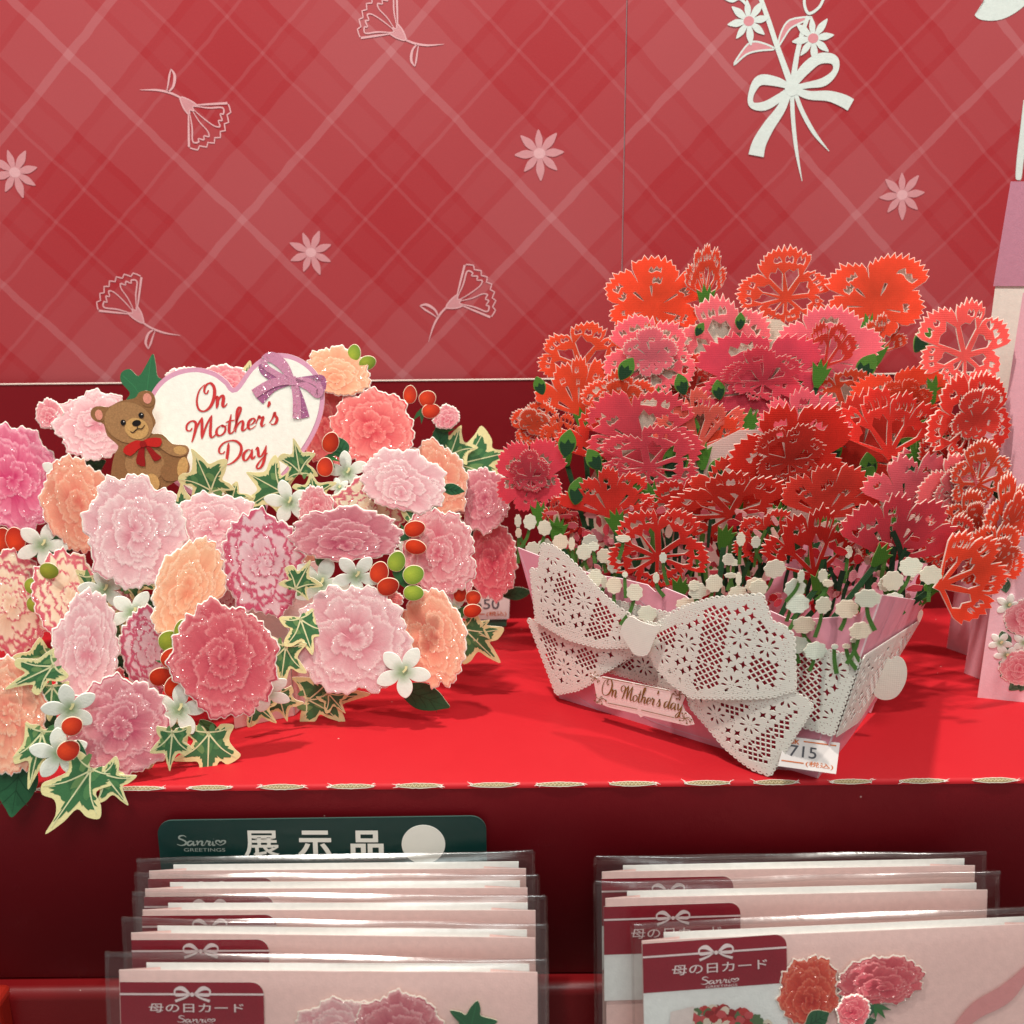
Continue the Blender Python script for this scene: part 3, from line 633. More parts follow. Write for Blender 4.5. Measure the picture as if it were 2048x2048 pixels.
# (kind, colour or variant, centre px, width px, height px, turn in degrees, yaw of its sheet, depth Y)
def depth_front(px): return .487 + (px - 100) / 490 * .085 if px < 590 else .572 + (px - 590) / 340 * .045
LEFT = [
 # back sheet
 ('carn', 'pale', 372, 772, 90, 70, 0, 0, .680), ('carn', 'pink', 450, 762, 100, 60, 0, 0, .681), ('ivyd', '', 290, 815, 112, 90, 80, 0, .678),
 ('ivy', '', 488, 778, 50, 55, 75, 0, .682), ('leaf', 'd', 150, 945, 70, 45, 20, 0, .684), ('leaf', 'd', 95, 1010, 70, 55, -40, 0, .686),
 ('carn', 'pale', 190, 850, 150, 130, 0, 5, .676), ('cal', '', 120, 862, 40, 40, 90, 0, .677), ('bud', 'pink', 98, 830, 52, 60, 10, 0, .675),
 ('carn', 'magenta', 28, 960, 160, 205, 10, 15, .672), ('star', '', 128, 955, 74, 84, 40, 0, .674),
 ('carn', 'coral', 655, 850, 100, 170, 0, 0, .682), ('carn', 'peach', 676, 748, 132, 96, -10, 0, .678), ('cal', '', 722, 728, 40, 40, 100, 0, .681),
 ('bg', '', 708, 707, 26, 32, 80, 0, .680), ('bg', '', 734, 726, 34, 26, 20, 0, .679),
 ('cal', '', 845, 818, 60, 60, -60, 0, .681), ('br', '', 820, 790, 26, 34, 85, 0, .680), ('br', '', 854, 798, 34, 30, 30, 0, .679), ('br', '', 861, 822, 36, 27, 10, 0, .678),
 ('ivy', '', 908, 930, 120, 70, 12, 0, .684), ('ivy', '', 900, 912, 55, 60, 70, 0, .683), ('leaf', 'd', 875, 905, 70, 34, 78, 0, .682), ('cal', '', 886, 862, 42, 42, 80, 0, .680), ('bud', 'pink', 893, 836, 50, 46, 20, 0, .678),
 ('carn', 'coral', 746, 858, 166, 150, 0, -4, .670), ('carn', 'orange', 872, 962, 125, 150, 15, -6, .672),
 ('leaf', 'd', 930, 1046, 60, 40, 0, 0, .684), ('star', '', 893, 1028, 84, 62, -10, 0, .680), ('leaf', 'd', 936, 1092, 44, 30, 60, 0, .684),
 ('carn', 'rose', 968, 1000, 98, 122, 0, -8, .674), ('carn', 'deep', 984, 1124, 98, 150, 0, -8, .678), ('leaf', 'd', 1005, 1192, 60, 30, 10, 0, .690),
 ('leaf', 'd', 60, 1110, 110, 50, 15, 10, .662), ('br', '', 4, 1082, 36, 48, 80, 10, .656), ('br', '', 31, 1080, 36, 46, 95, 10, .655), ('cal', '', 12, 1118, 70, 50, 60, 10, .657),
 ('carn', 'orange', 158, 1012, 116, 190, 8, 20, .660), ('star', '', 84, 1090, 94, 84, 25, 10, .652),
 ('carn', 'bi', 22, 1206, 126, 205, 5, 20, .648), ('carn', 'bi', 138, 1196, 108, 180, 8, 30, .640), ('leaf', 'd', 108, 1235, 90, 40, 75, 10, .646),
 ('bg', '', 97, 1142, 34, 36, 0, 0, .636), ('bg', '', 66, 1172, 38, 32, 10, 0, .637), ('bg', '', 70, 1209, 36, 32, 0, 0, .638),
 # middle sheet
 ('heart',), ('bear',),
 ('ivy', '', 385, 1010, 84, 70, 215, 0, .628), ('ivy', '', 424, 985, 80, 74, 108, 0, .624), ('ivy', '', 462, 1005, 40, 44, 70, 0, .627),
 ('leaf', 'g', 520, 1040, 50, 40, 100, 0, .630), ('ivy', '', 566, 985, 72, 74, 150, 0, .626), ('ivy', '', 600, 948, 62, 46, 95, 0, .622), ('cal', '', 655, 912, 48, 48, -60, 0, .6235),
 ('br', '', 661, 886, 32, 40, 70, 0, .622), ('br', '', 650, 935, 32, 36, 80, 0, .620), ('leaf', 'd', 690, 918, 50, 40, 110, 0, .632), ('star', '', 694, 945, 78, 74, 60, 0, .626), ('ivy', '', 630, 998, 46, 56, 95, 0, .618), ('star', '', 678, 975, 40, 34, 0, 0, .620),
 ('star', '', 577, 1005, 80, 86, 65, 0, .612), ('carn', 'bi', 738, 1020, 140, 130, 0, 0, .616), ('carn', 'pink', 632, 1020, 66, 90, 0, 0, .610), ('carn', 'orange', 610, 1185, 110, 150, 0, 0, .622),
 ('carn', 'pale', 806, 968, 172, 132, -14, -5, .608), ('leaf', 'd', 880, 975, 50, 26, -10, 0, .616), ('ivy', '', 822, 1050, 90, 60, 10, 0, .606), ('star', '', 812, 1110, 60, 60, 0, 0, .606),
 ('carn', 'rose', 900, 1165, 90, 80, 0, 0, .640), ('carn', 'pink', 878, 1104, 146, 168, 5, -6, .602), ('cal', '', 818, 1075, 44, 60, 120, 0, .601), ('br', '', 828, 1058, 42, 30, 15, 0, .600), ('br', '', 830, 1094, 42, 28, -10, 0, .599),
 ('star', '', 905, 1220, 70, 70, 20, 0, .606), ('cal', '', 928, 1215, 60, 60, -70, 0, .604), ('br', '', 920, 1188, 25, 34, 85, 0, .603), ('br', '', 946, 1196, 30, 28, 20, 0, .602), ('br', '', 944, 1222, 36, 26, 10, 0, .601), ('ivy', '', 925, 1255, 90, 70, -48, 0, .606), ('ivy', '', 940, 1262, 40, 40, 30, 0, .607),
 ('bg', 'd', 408, 1202, 42, 48, 70, 0, .585), ('carn', 'bipink', 450, 1180, 80, 110, 0, 20, .592), ('carn', 'pale', 340, 1240, 120, 90, 0, 20, .595), ('carn', 'pink', 440, 1155, 150, 90, 0, 10, .594),
 ('ivy', '', 600, 1235, 70, 56, -75, 10, .568), ('ivy', '', 572, 1290, 76, 56, -100, 0, .566), ('ivy', '', 556, 1385, 56, 50, -80, 10, .562), ('ivy', '', 590, 1180, 60, 50, 60, 0, .570),
 # front sheet, right wing
 ('carn', 'bipink', 527, 1130, 152, 204, 5, 12, .580), ('carn', 'pale', 430, 1060, 172, 140, -8, 15, .586), ('carn', 'rose', 690, 1074, 218, 116, 0, 0, .576),
 ('leaf', 'g', 660, 1140, 50, 36, 120, 0, .582), ('star', '', 640, 1168, 104, 100, 30, 0, .578), ('cal', '', 800, 1165, 80, 80, 40, 0, .576), ('star', '', 712, 1152, 92, 80, 18, 0, .573), ('bg', '', 793, 1124, 34, 40, 70, 0, .574), ('bg', '', 826, 1150, 42, 36, 25, 0, .573), ('bg', '', 826, 1186, 40, 30, 0, 0, .572),
 ('br', '', 758, 1146, 36, 42, 70, 0, .571), ('br', '', 775, 1174, 44, 34, 25, 0, .570), ('carn', 'coral', 785, 1200, 40, 30, 0, 0, .574),
 ('leaf', 'd', 795, 1375, 112, 64, -22, -4, .584), ('carn', 'orange', 866, 1278, 128, 186, 10, -10, .580), ('ivy', '', 610, 1400, 110, 80, 5, -5, .578), ('ivy', '', 655, 1385, 46, 40, -50, -5, .577),
 ('carn', 'pale', 704, 1280, 224, 212, 0, -4, .568), ('star', '', 806, 1344, 104, 92, 25, -6, .562),
 # front sheet, left wing
 ('ivy', '', 185, 1150, 90, 50, -85, 30, .562), ('ivy', '', 250, 1175, 60, 60, 40, 30, .568), ('carn', 'pale', 271, 1064, 176, 216, 0, 18, .556),
 ('leaf', 'd', 300, 1190, 90, 50, -70, 20, .566), ('carn', 'pale', 250, 1200, 60, 60, 0, 20, .568), ('star', '', 208, 1180, 84, 84, 60, 20, .553), ('star', '', 265, 1225, 90, 76, 20, 20, .549), ('ivy', '', 245, 1290, 60, 60, 90, 20, .556), ('leaf', 'd', 220, 1310, 60, 44, -60, 20, .558),
 ('carn', 'peach', 378, 1178, 110, 200, -30, 35, .552), ('carn', 'bipink', 305, 1305, 100, 176, 8, 30, .544), ('carn', 'deep', 215, 1370, 60, 90, 0, 30, .552),
 ('bg', '', 338, 1282, 40, 40, 10, 20, .536), ('bg', '', 365, 1262, 30, 44, 80, 20, .537), ('cal', '', 358, 1330, 60, 90, 90, 20, .538), ('br', '', 343, 1316, 42, 36, 30, 20, .535), ('br', '', 320, 1354, 40, 36, 20, 20, .534), ('br', '', 347, 1374, 32, 42, 70, 20, .533),
 ('star', '', 532, 1386, 66, 96, 70, 25, .548), ('ivy', '', 500, 1400, 60, 54, -50, 20, .556),
 ('ivy', '', 335, 1445, 72, 54, -95, 20, .528), ('leaf', 'g', 400, 1440, 60, 34, -60, 20, .530), ('ivy', '', 418, 1462, 92, 76, -96, 12, .525), ('carn', 'deep', 450, 1322, 192, 232, 10, 14, .528), ('star', '', 357, 1420, 92, 100, 40, 14, .522),
 ('ivy', '', 100, 1310, 70, 60, -150, 35, .524), ('leaf', 'd', 90, 1390, 90, 50, -100, 30, .522), ('ivy', '', 80, 1400, 130, 56, -105, 30, .520), ('ivy', '', 300, 1490, 60, 40, -130, 20, .516),
 ('carn', 'pale', 172, 1302, 96, 222, -12, 40, .516), ('carn', 'rose', 242, 1452, 172, 196, 8, 20, .506),
 ('ivy', '', 110, 1330, 76, 54, -160, 25, .500), ('ivy', '', 105, 1370, 60, 50, -100, 20, .502), ('star', '', 70, 1330, 50, 60, 20, 20, .560), ('ivy', '', 345, 1462, 74, 50, -100, 14, .505), ('ivy', '', 85, 1460, 100, 60, -108, 20, .493),
 ('leaf', 'd', 45, 1500, 130, 80, -105, 20, .494), ('carn', 'orange', 18, 1430, 110, 226, 0, 30, .490), ('ivy', '', 185, 1535, 128, 84, -128, 12, .492), ('ivy', '', 205, 1545, 70, 56, -60, 12, .493), ('star', '', 140, 1418, 92, 92, 60, 20, .494), ('star', '', 118, 1508, 92, 96, 50, 20, .490),
 ('leaf', 'd', 155, 1480, 70, 26, -90, 20, .492), ('br', '', 143, 1453, 36, 36, 20, 20, .487), ('br', '', 136, 1502, 40, 38, 35, 20, .486),
]
def build_heart():
    pl = Plane(at(475, 850, .652), -2, 6)
    R = [(470, 775), (500, 735), (530, 712), (556, 706), (590, 712), (622, 732), (643, 762), (649, 800), (640, 845), (618, 890), (585, 935), (545, 985), (520, 1045), (470, 1030), (400, 1000), (330, 950), (296, 890), (288, 835), (298, 795), (320, 762), (352, 742), (392, 735), (430, 744), (455, 762)]
    u = smooth(pl.uvs(R), 5); u = ccw(u)
    s = Sheet(); s.poly(u, lin((222, 160, 186)), 0, thick=.0009, edge=lin((255, 250, 245)))
    q = part('heart_plaque', s, M_PRINT, lc, pl.M())
    s = Sheet(); s.poly(offset(u, -.0030), lin((250, 247, 236)), .0002); part('heart_face', s, M_PRINT, q, pl.M())
    s = Sheet(); red = lin((206, 58, 58)); P = pl.uv
    z = lettering(s, 'On', P(392, 826), P(455, 812), .0172, red, .0005, .115)
    z = lettering(s, "Mother's", P(372, 886), P(556, 846), .0150, red, z, .115)
    z = lettering(s, 'Day', P(440, 933), P(536, 910), .0150, red, z, .115)
    part('lettering', s, M_PRINT, q, pl.M())
    s = Sheet(); d1, d2 = lin((168, 96, 140)), lin((206, 138, 168))
    r2 = lambda p: [(*pl.uv(500 + x / 3.45, 660 + y / 3.45), wd * .665 / F_PX / 3.45) for x, y, wd in p]
    for p, c, zz in (([(290, 350, 30), (180, 330, 60), (100, 280, 60), (80, 235, 40)], d1, .0006), ([(290, 350, 30), (420, 330, 30), (500, 330, 36), (505, 400, 40), (470, 450, 30)], d1, .0006),
                     ([(290, 355, 40), (160, 400, 50), (70, 490, 55)], d1, .0006), ([(300, 350, 40), (350, 480, 50), (385, 605, 56)], d1, .0006),
                     ([(290, 345, 40), (235, 250, 70), (160, 190, 75), (105, 200, 50), (110, 250, 40), (180, 300, 40), (275, 350, 40)], d2, .0008), ([(300, 345, 40), (400, 390, 50), (470, 440, 60), (480, 390, 40), (400, 345, 30), (310, 350, 40)], d2, .0008),
                     ([(285, 350, 45), (160, 365, 60), (30, 440, 62)], d2, .0010), ([(305, 355, 45), (325, 480, 55), (325, 610, 60)], d2, .0010), ([(270, 350, 60), (320, 350, 60)], d2, .0012)):
        s.stroke(r2(p), c, zz)
    part('ribbon_bow', s, M_SHINE, q, pl.M())
def build_bear():
    pl = Plane(at(280, 880, .640), -2, 5); P = lambda p: [pl.uv(x / 3.45, 660 + y / 3.45) for x, y in p]
    br, lt, tan, pk = lin((146, 104, 66)), lin((166, 124, 82)), lin((204, 160, 100)), lin((226, 150, 130))
    body = [(930, 470), (960, 430), (1020, 420), (1070, 470), (1065, 530), (1050, 570), (1075, 640), (1040, 710), (1120, 720), (1190, 785), (1280, 795), (1305, 830), (1290, 880), (1310, 940), (1290, 1010), (1220, 1040), (1090, 1110), (960, 1110), (780, 1060), (770, 960), (790, 860), (815, 800), (740, 730), (715, 650), (660, 630), (625, 580), (640, 540), (690, 525), (750, 530), (830, 490)]
    s = Sheet(); s.poly(smooth(P(body), 3), br, 0, thick=.0008, edge=lin((252, 246, 230)))
    q = part('teddy_bear', s, M_FUR, lc, pl.M())
    def blob(name, c, a, b, rot, col, z, mat=M_FUR, n=26):
        o = pl.uv(c[0] / 3.45, 660 + c[1] / 3.45); k = .645 / F_PX / 3.45; s = Sheet()
        s.poly(ellipse(o[0], o[1], a * k, b * k, n, rot), col, z); return s, o, k
    part('head', blob('', (890, 640), 172, 142, -.25, lt, .0003)[0], M_FUR, q, pl.M())
    s = blob('', (1020, 475), 52, 56, 0, br, .0002)[0]; s.poly(blob('', (1015, 468), 30, 34, 0, pk, 0)[0] and ellipse(*pl.uv(1018 / 3.45, 660 + 472 / 3.45), .0028, .0034, 16), pk, .0004); part('ear', s, M_FUR, q, pl.M())
    s = blob('', (680, 580), 56, 54, 0, br, .0002)[0]; s.poly(ellipse(*pl.uv(684 / 3.45, 660 + 585 / 3.45), .0025, .0034, 16), pk, .0004); part('ear', s, M_FUR, q, pl.M())
    s = blob('', (945, 680), 84, 74, -.2, tan, .0005)[0]
    Q = lambda x, y: pl.uv(x / 3.45, 660 + y / 3.45)
    s.poly(ellipse(*Q(945, 642), .0030, .0020, 14, .25), lin((26, 22, 20)), .0007)
    s.stroke([(*Q(948, 655), .0006), (*Q(952, 680), .0006)], lin((50, 36, 28)), .0007); s.stroke([(*Q(902, 698), .0004), (*Q(922, 706), .0007), (*Q(950, 682), .0007), (*Q(982, 680), .0007), (*Q(1002, 655), .0004)], lin((50, 36, 28)), .0008)
    part('muzzle', s, M_FUR, q, pl.M())
    for e in ((853, 638), (977, 588)):
        s = Sheet(); s.poly(ellipse(*Q(*e), .0018, .0019, 14), lin((20, 18, 18)), .0007); s.poly(ellipse(Q(*e)[0] + .0005, Q(*e)[1] + .0006, .0004, .0004, 8), lin((230, 225, 215)), .0008); part('eye', s, M_PRINT, q, pl.M())
    part('belly', blob('', (1000, 925), 140, 130, .2, lt, .0002)[0], M_FUR, q, pl.M())
    s = Sheet(); s.poly(smooth(P([(1090, 740), (1150, 760), (1200, 790), (1290, 800), (1300, 840), (1260, 870), (1190, 865), (1130, 830), (1090, 790)]), 3), lt, .0004); s.poly(ellipse(*Q(1245, 830), .0044, .0028, 16, -.1), tan, .0005); part('arm', s, M_FUR, q, pl.M())
    s = Sheet(); s.poly(smooth(P([(1130, 930), (1200, 900), (1280, 880), (1308, 930), (1295, 1000), (1230, 1035), (1150, 1040), (1110, 990)]), 3), br, .0005); s.poly(ellipse(*Q(1262, 945), .0034, .0068, 18, -.25), tan, .0006); part('leg', s, M_FUR, q, pl.M())
    s = Sheet(); s.poly(ellipse(*Q(1055, 1050), .0046, .0058, 18, .2), tan, .0007); part('leg', s, M_FUR, q, pl.M())
    s = Sheet(); rd, rd2 = lin((196, 34, 28)), lin((150, 20, 20))
    for p, c, z in (([(990, 770), (940, 760), (870, 800), (855, 840), (905, 868), (960, 820), (1000, 790)], rd, .0010), ([(985, 770), (1030, 745), (1115, 745), (1110, 800), (1060, 805), (1010, 795)], rd, .0010), ([(975, 800), (1000, 800), (1000, 870), (1005, 940), (945, 920), (950, 860)], rd2, .0008), ([(1005, 800), (1030, 795), (1085, 850), (1118, 880), (1070, 905), (1040, 860)], rd2, .0008)):
        s.poly(smooth(P(p), 2), c, z)
    s.poly(ellipse(*Q(992, 785), .0022, .0022, 12), rd2, .0013)
    part('bow_tie', s, M_PRINT, q, pl.M())
NAMES = {'carn': 'carnation', 'ivy': 'ivy_leaf', 'ivyd': 'ivy_leaf', 'leaf': 'leaf', 'star': 'star_flower', 'br': 'berry', 'bg': 'green_bud', 'cal': 'calyx', 'bud': 'carnation_bud'}
for i, it in enumerate(LEFT):
    k = it[0]
    if k == 'heart': build_heart(); continue
    if k == 'bear': build_bear(); continue
    _, var, cx, cy, wp, hp, turn, yaw, Y = it
    g = random.Random(i); O = at(cx, cy, Y); pl = Plane(O, yaw + g.uniform(-4, 4), g.uniform(2, 14) if k == 'carn' else g.uniform(-4, 10))
    kk = axdist(O) / F_PX; wm, hm = wp * kk / max(.6, math.cos(rad(yaw))), hp * kk * 1.04; mat = M_PRINT
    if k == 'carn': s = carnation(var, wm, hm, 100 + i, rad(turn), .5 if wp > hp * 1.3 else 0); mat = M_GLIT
    elif k == 'ivy': s = ivy(wm * 1.18, hm * 1.25, i, rad(turn))
    elif k == 'ivyd': s = ivy(wm, hm, i, rad(turn), True, True)
    elif k == 'leaf': s = leaf(wm, hm, i, rad(turn), (46, 102, 66) if var == 'd' else (88, 134, 80))
    elif k == 'star': s = star_flower(wm * 1.12, hm * 1.12, i, rad(turn))
    elif k == 'br': s = berry(max(wm, hm), min(wm, hm), i, rad(turn), *RED)
    elif k == 'bg': s = berry(max(wm, hm), min(wm, hm), i, rad(turn), *(GRND if var == 'd' else GRN))
    elif k == 'cal': s = calyx(wm, hm, i, rad(turn))
    elif k == 'bud': s = carnation('pink', wm, hm, 100 + i, rad(turn), .4); mat = M_GLIT
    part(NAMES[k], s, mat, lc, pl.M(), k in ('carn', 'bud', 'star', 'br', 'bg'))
# folded base of the card: two short pale panels meeting at the spine
PANEL = lin((244, 214, 208))
def panel(name, a, b, h, col, top=None):
    """upright sheet from ground point a to b"""
    pl = Plane.axes(a, b - a, V((0, 0, 1))); L = (b - a).length; s = Sheet()
    s.poly([(0, 0.0003), (L, .0003), (L, h), (0, h)], col, 0, thick=.0008, edge=WHITE); return part(name, s, M_PRINT, lc, pl.M())
_pb = Plane(at(560, 1300, .606), 8); s = Sheet(); s.poly(_pb.uvs([(470, 1160), (640, 1120), (640, 1360), (470, 1390)]), PANEL, 0, thick=.0008); part('card_panel', s, M_PRINT, lc, _pb.M())
sp = ground(600, 1405) ; fl = ground(470, 1458)
panel('card_panel', fl, ground(588, 1432), .05, PANEL); panel('card_panel', ground(590, 1431), ground(620, 1400), .06, PANEL)

# ------------------------------------------------------------------ right card: pop-up basket of cut-paper carnations
GA, GB, GC = ground(1118, 1396), ground(1636, 1557), ground(1692, 1488)
rc = thing('popup_card', 'open pop-up basket card of red cut-paper carnations with white lace bow', 'greeting card', (GA + GB) / 2)
_e = (GB - GA).normalized(); _nh = V((_e.y, -_e.x, 0)); _up = V((0, 0, 1)) * math.cos(rad(5)) + _nh * math.sin(rad(5))
FP = Plane.axes(GA, GB - GA, _up)
def PW(pl, px, py, dz=0.0): u, v = pl.uv(px, py); return pl.O + pl.ex * u + pl.ey * v + pl.n * dz
class Off(Plane):
    def __init__(s, pl, d): s.O = pl.O + pl.n * d; s.ex, s.ey, s.n = pl.ex, pl.ey, pl.n
PINKM, MAROON = lin((238, 160, 178)), lin((190, 38, 60))
T0 = PW(FP, 1765, 1190)
SP = Plane.axes(GB, GC - GB, (T0 - GB))
def marble_lines(s, pl, segs, wd=.0009):
    for a in segs: s.stroke([(*pl.uv(x, y), wd) for x, y in a], lin((232, 190, 204)), .00015)
s = Sheet()
face = [(1118, 1396), (1636, 1557), (1765, 1190), (1712, 1232), (1640, 1237), (1580, 1240), (1540, 1222), (1470, 1226), (1400, 1216), (1370, 1192), (1330, 1176), (1310, 1184), (1295, 1170), (1240, 1157), (1190, 1150), (1120, 1128), (1035, 1095)]
s.poly(FP.uvs(face), PINKM, 0, thick=.0008, edge=lin((240, 214, 218)))
marble_lines(s, FP, [[(1560, 1240), (1600, 1290), (1660, 1340)], [(1735, 1215), (1660, 1420), (1620, 1540)], [(1240, 1400), (1300, 1440), (1420, 1480)], [(1150, 1390), (1280, 1470), (1380, 1490)], [(1040, 1105), (1080, 1220), (1130, 1390)], [(1250, 1170), (1320, 1230), (1370, 1200)]], .0006)
part('basket_front', s, M_MARBLE, rc, FP.M())
s = Sheet(); s.poly(SP.uvs([(1636, 1557), (1692, 1488), (1752, 1403), (1800, 1310), (1853, 1203), (1765, 1190)]), lin((240, 166, 182)), 0, thick=.0008, edge=lin((240, 214, 218)))
marble_lines(s, SP, [[(1700, 1400), (1760, 1270), (1790, 1200)], [(1690, 1440), (1770, 1300), (1815, 1205)], [(1700, 1460), (1780, 1330), (1838, 1205)], [(1665, 1500), (1720, 1420), (1740, 1380)]])
part('basket_side', s, M_MARBLE, rc, SP.M())
# hidden back of the basket and its floor
back = GA + (GC - GB) * 1.6 ; L3 = (GB - GA).length
bpn = Plane.axes(GA + (GC - GB) * 2.0, GB - GA, V((0, 0, 1)) - _nh * .2); s = Sheet(); s.poly([(0, .0005), (L3, .0005), (L3 + .02, .10), (-.02, .10)], lin((222, 150, 168)), 0, thick=.0008); part('basket_back', s, M_MARBLE, rc, bpn.M())

def scallop(pl, r=.0017):
    p = ccw(pl); out, dots = [], []
    for i in range(len(p)):
        a, b = p[i], p[(i + 1) % len(p)]; L = math.hypot(b[0] - a[0], b[1] - a[1]); n = max(1, round(L / (2 * r)))
        ux, uy = (b[0] - a[0]) / L, (b[1] - a[1]) / L; rr = L / n / 2
        for k in range(n):
            cx, cy = a[0] + ux * (2 * k + 1) * rr, a[1] + uy * (2 * k + 1) * rr
            for t in range(5):
                ang = math.pi * t / 5 * 1.0; out.append((cx - ux * rr * math.cos(ang) + uy * rr * .75 * math.sin(ang), cy - uy * rr * math.cos(ang) - ux * rr * .75 * math.sin(ang)))
            dots.append((cx + uy * rr * .05, cy - ux * rr * .05, ux, uy, rr))
    return out, dots
def lace(outline, cell=.0118, ang=0.0, phase=0, skip=None, mar=.0034):
    ol, dots = scallop(outline); base = ccw(outline); inn = offset(base, -.0016); holes = []
    inn2 = offset(base, -.0004)
    def add(h, ref=inn):
        if all(inside(q, ref) for q in h) and not (skip and inside(h[0], skip)): holes.append(h)
    for cx, cy, ux, uy, rr in dots:
        holes_d = ellipse(cx, cy, rr * .34, rr * .30, 6)
        holes.append(holes_d)
    # a line of tiny dots just inside the edge
    for i in range(len(base)):
        a, b = offset(base, -.0027)[i], offset(base, -.0027)[(i + 1) % len(base)]; L = math.hypot(b[0] - a[0], b[1] - a[1]); n = int(L / .0026)
        for k in range(1, n): add(ellipse(a[0] + (b[0] - a[0]) * k / n, a[1] + (b[1] - a[1]) * k / n, .00042, .00034, 6, k * .7), inn2)
    inn = offset(base, -mar)
    xs = [q[0] for q in base]; ys = [q[1] for q in base]; c0, s0 = math.cos(ang), math.sin(ang)
    mx, my = sum(xs) / len(xs), sum(ys) / len(ys); R = int(max(max(xs) - min(xs), max(ys) - min(ys)) / cell) + 2
    for i in range(-R, R):
        for j in range(-R, R):
            ty = (i + 2 * j + phase) % 4
            def T(x, y): X, Y = (i + x) * cell, (j + y) * cell; return (mx + X * c0 - Y * s0, my + X * s0 + Y * c0)
            if ty in (0, 2) and (j % 2 == 0 or ty == 0):
                p = .205
                for a in range(-3, 4):
                    for b in range(-3, 4):
                        x, y = (a - b) * p / 1.42 * .98, (a + b) * p / 1.42 * .98
                        if max(abs(x), abs(y)) > .46: continue
                        h = p * .40; add([T(x + h * 1.35, y), T(x, y + h * 1.35), T(x - h * 1.35, y), T(x, y - h * 1.35)], inn)
            elif ty in (1, 2):
                for k in range(8):
                    a = k * math.tau / 8 + .2; r0, r1 = .15, .42; wd = .085
                    add([T(r0 * math.cos(a), r0 * math.sin(a)), T(.30 * math.cos(a - wd * 2.2), .30 * math.sin(a - wd * 2.2)), T(r1 * .96 * math.cos(a - wd), r1 * .96 * math.sin(a - wd)), T(r1 * math.cos(a + wd), r1 * math.sin(a + wd)), T(.30 * math.cos(a + wd * 2.2), .30 * math.sin(a + wd * 2.2))], inn)
                for dx, dy in ((.44, .44), (.44, -.44), (-.44, .44), (-.44, -.44)): add([T(dx + .035, dy), T(dx, dy + .035), T(dx - .035, dy), T(dx, dy - .035)], inn)
            else:
                for dx, dy in ((.0, .27), (.0, -.27), (.27, 0), (-.27, 0)):
                    q = []
                    for k in range(8):
                        a = k * math.tau / 8; r0 = .185 if k % 2 == 0 else .08; q.append(T(dx + r0 * math.cos(a), dy + r0 * math.sin(a)))
                    add(q, inn)
                for dx, dy in ((.3, .3), (-.3, .3), (.3, -.3), (-.3, -.3)): add([T(dx + .08 * (1 if dx > 0 else -1), dy), T(dx, dy + .08 * (1 if dy > 0 else -1)), T(dx - .05 * (1 if dx > 0 else -1), dy - .05 * (1 if dy > 0 else -1))], inn)
    # pin-hole dots wherever the pattern leaves plain paper
    cs = np.array([(sum(q[0] for q in h) / len(h), sum(q[1] for q in h) / len(h), max(math.dist(h[0], q) for q in h) * .62) for h in holes]); g = random.Random(phase)
    nx = int((max(xs) - min(xs)) / .0019); ny = int((max(ys) - min(ys)) / .0019); dots = []
    for i in range(nx):
        for j in range(ny):
            x, y = min(xs) + (i + .5 * (j % 2)) * .0019 + g.uniform(-.0002, .0002), min(ys) + j * .0019 + g.uniform(-.0002, .0002)
            if (np.hypot(cs[:, 0] - x, cs[:, 1] - y) < cs[:, 2] + .0008).any() or not inside((x, y), inn) or (skip and inside((x, y), skip)): continue
            dots.append(ellipse(x, y, .00052, .00034, 6, g.uniform(0, 3)))
    return ol, holes + dots
LACE = lin((250, 248, 238))
def lace_part(name, pl, outline_uv, ang=0.0, phase=0, parent=rc, bend=None, cell=.0118, skip=None, mar=.0034):
    ol, holes = lace(outline_uv, cell, ang, phase, skip, mar); s = Sheet(); s.poly(ol, LACE, 0, holes, thick=.0005, edge=LACE)
    if bend: s.warp(bend)
    return part(name, s, M_LACE, parent, pl.M())
# band of lace round the basket, on a maroon printed stripe
v0, v1 = FP.uv(1665, 1466)[1], FP.uv(1720, 1313)[1]; Lf = (GB - GA).length
uL0, uL1 = -.022, -.034
def crease_u(v): a, b = FP.uv(1636, 1557), FP.uv(1765, 1190); return a[0] + (b[0] - a[0]) * (v - a[1]) / (b[1] - a[1])
s = Sheet(); s.poly([(.012, v0 + .001), (crease_u(v0) - .001, v0 + .001), (crease_u(v1) - .001, v1 - .002), (-.004, v1 - .002)], MAROON, 0); part('maroon_stripe', s, M_MARBLE, rc, Off(FP, .0007).M())
lace_part('lace_band', Off(FP, .0020), [(.010, v0), (crease_u(v0), v0), (crease_u(v1), v1), (-.006, v1)], 0, 1, cell=.0145)
w0, w1 = SP.uv(1665, 1466), SP.uv(1720, 1313)
sq = SP.uvs([(1668, 1468), (1712, 1440), (1745, 1390), (1835, 1240), (1722, 1312)])
s = Sheet(); s.poly(offset(ccw(sq), -.002), lin((206, 70, 92)), 0); part('maroon_stripe', s, M_MARBLE, rc, Off(SP, .0006).M())
lace_part('lace_band', Off(SP, .0018), sq, .1, 0, cell=.0270, mar=.0022)
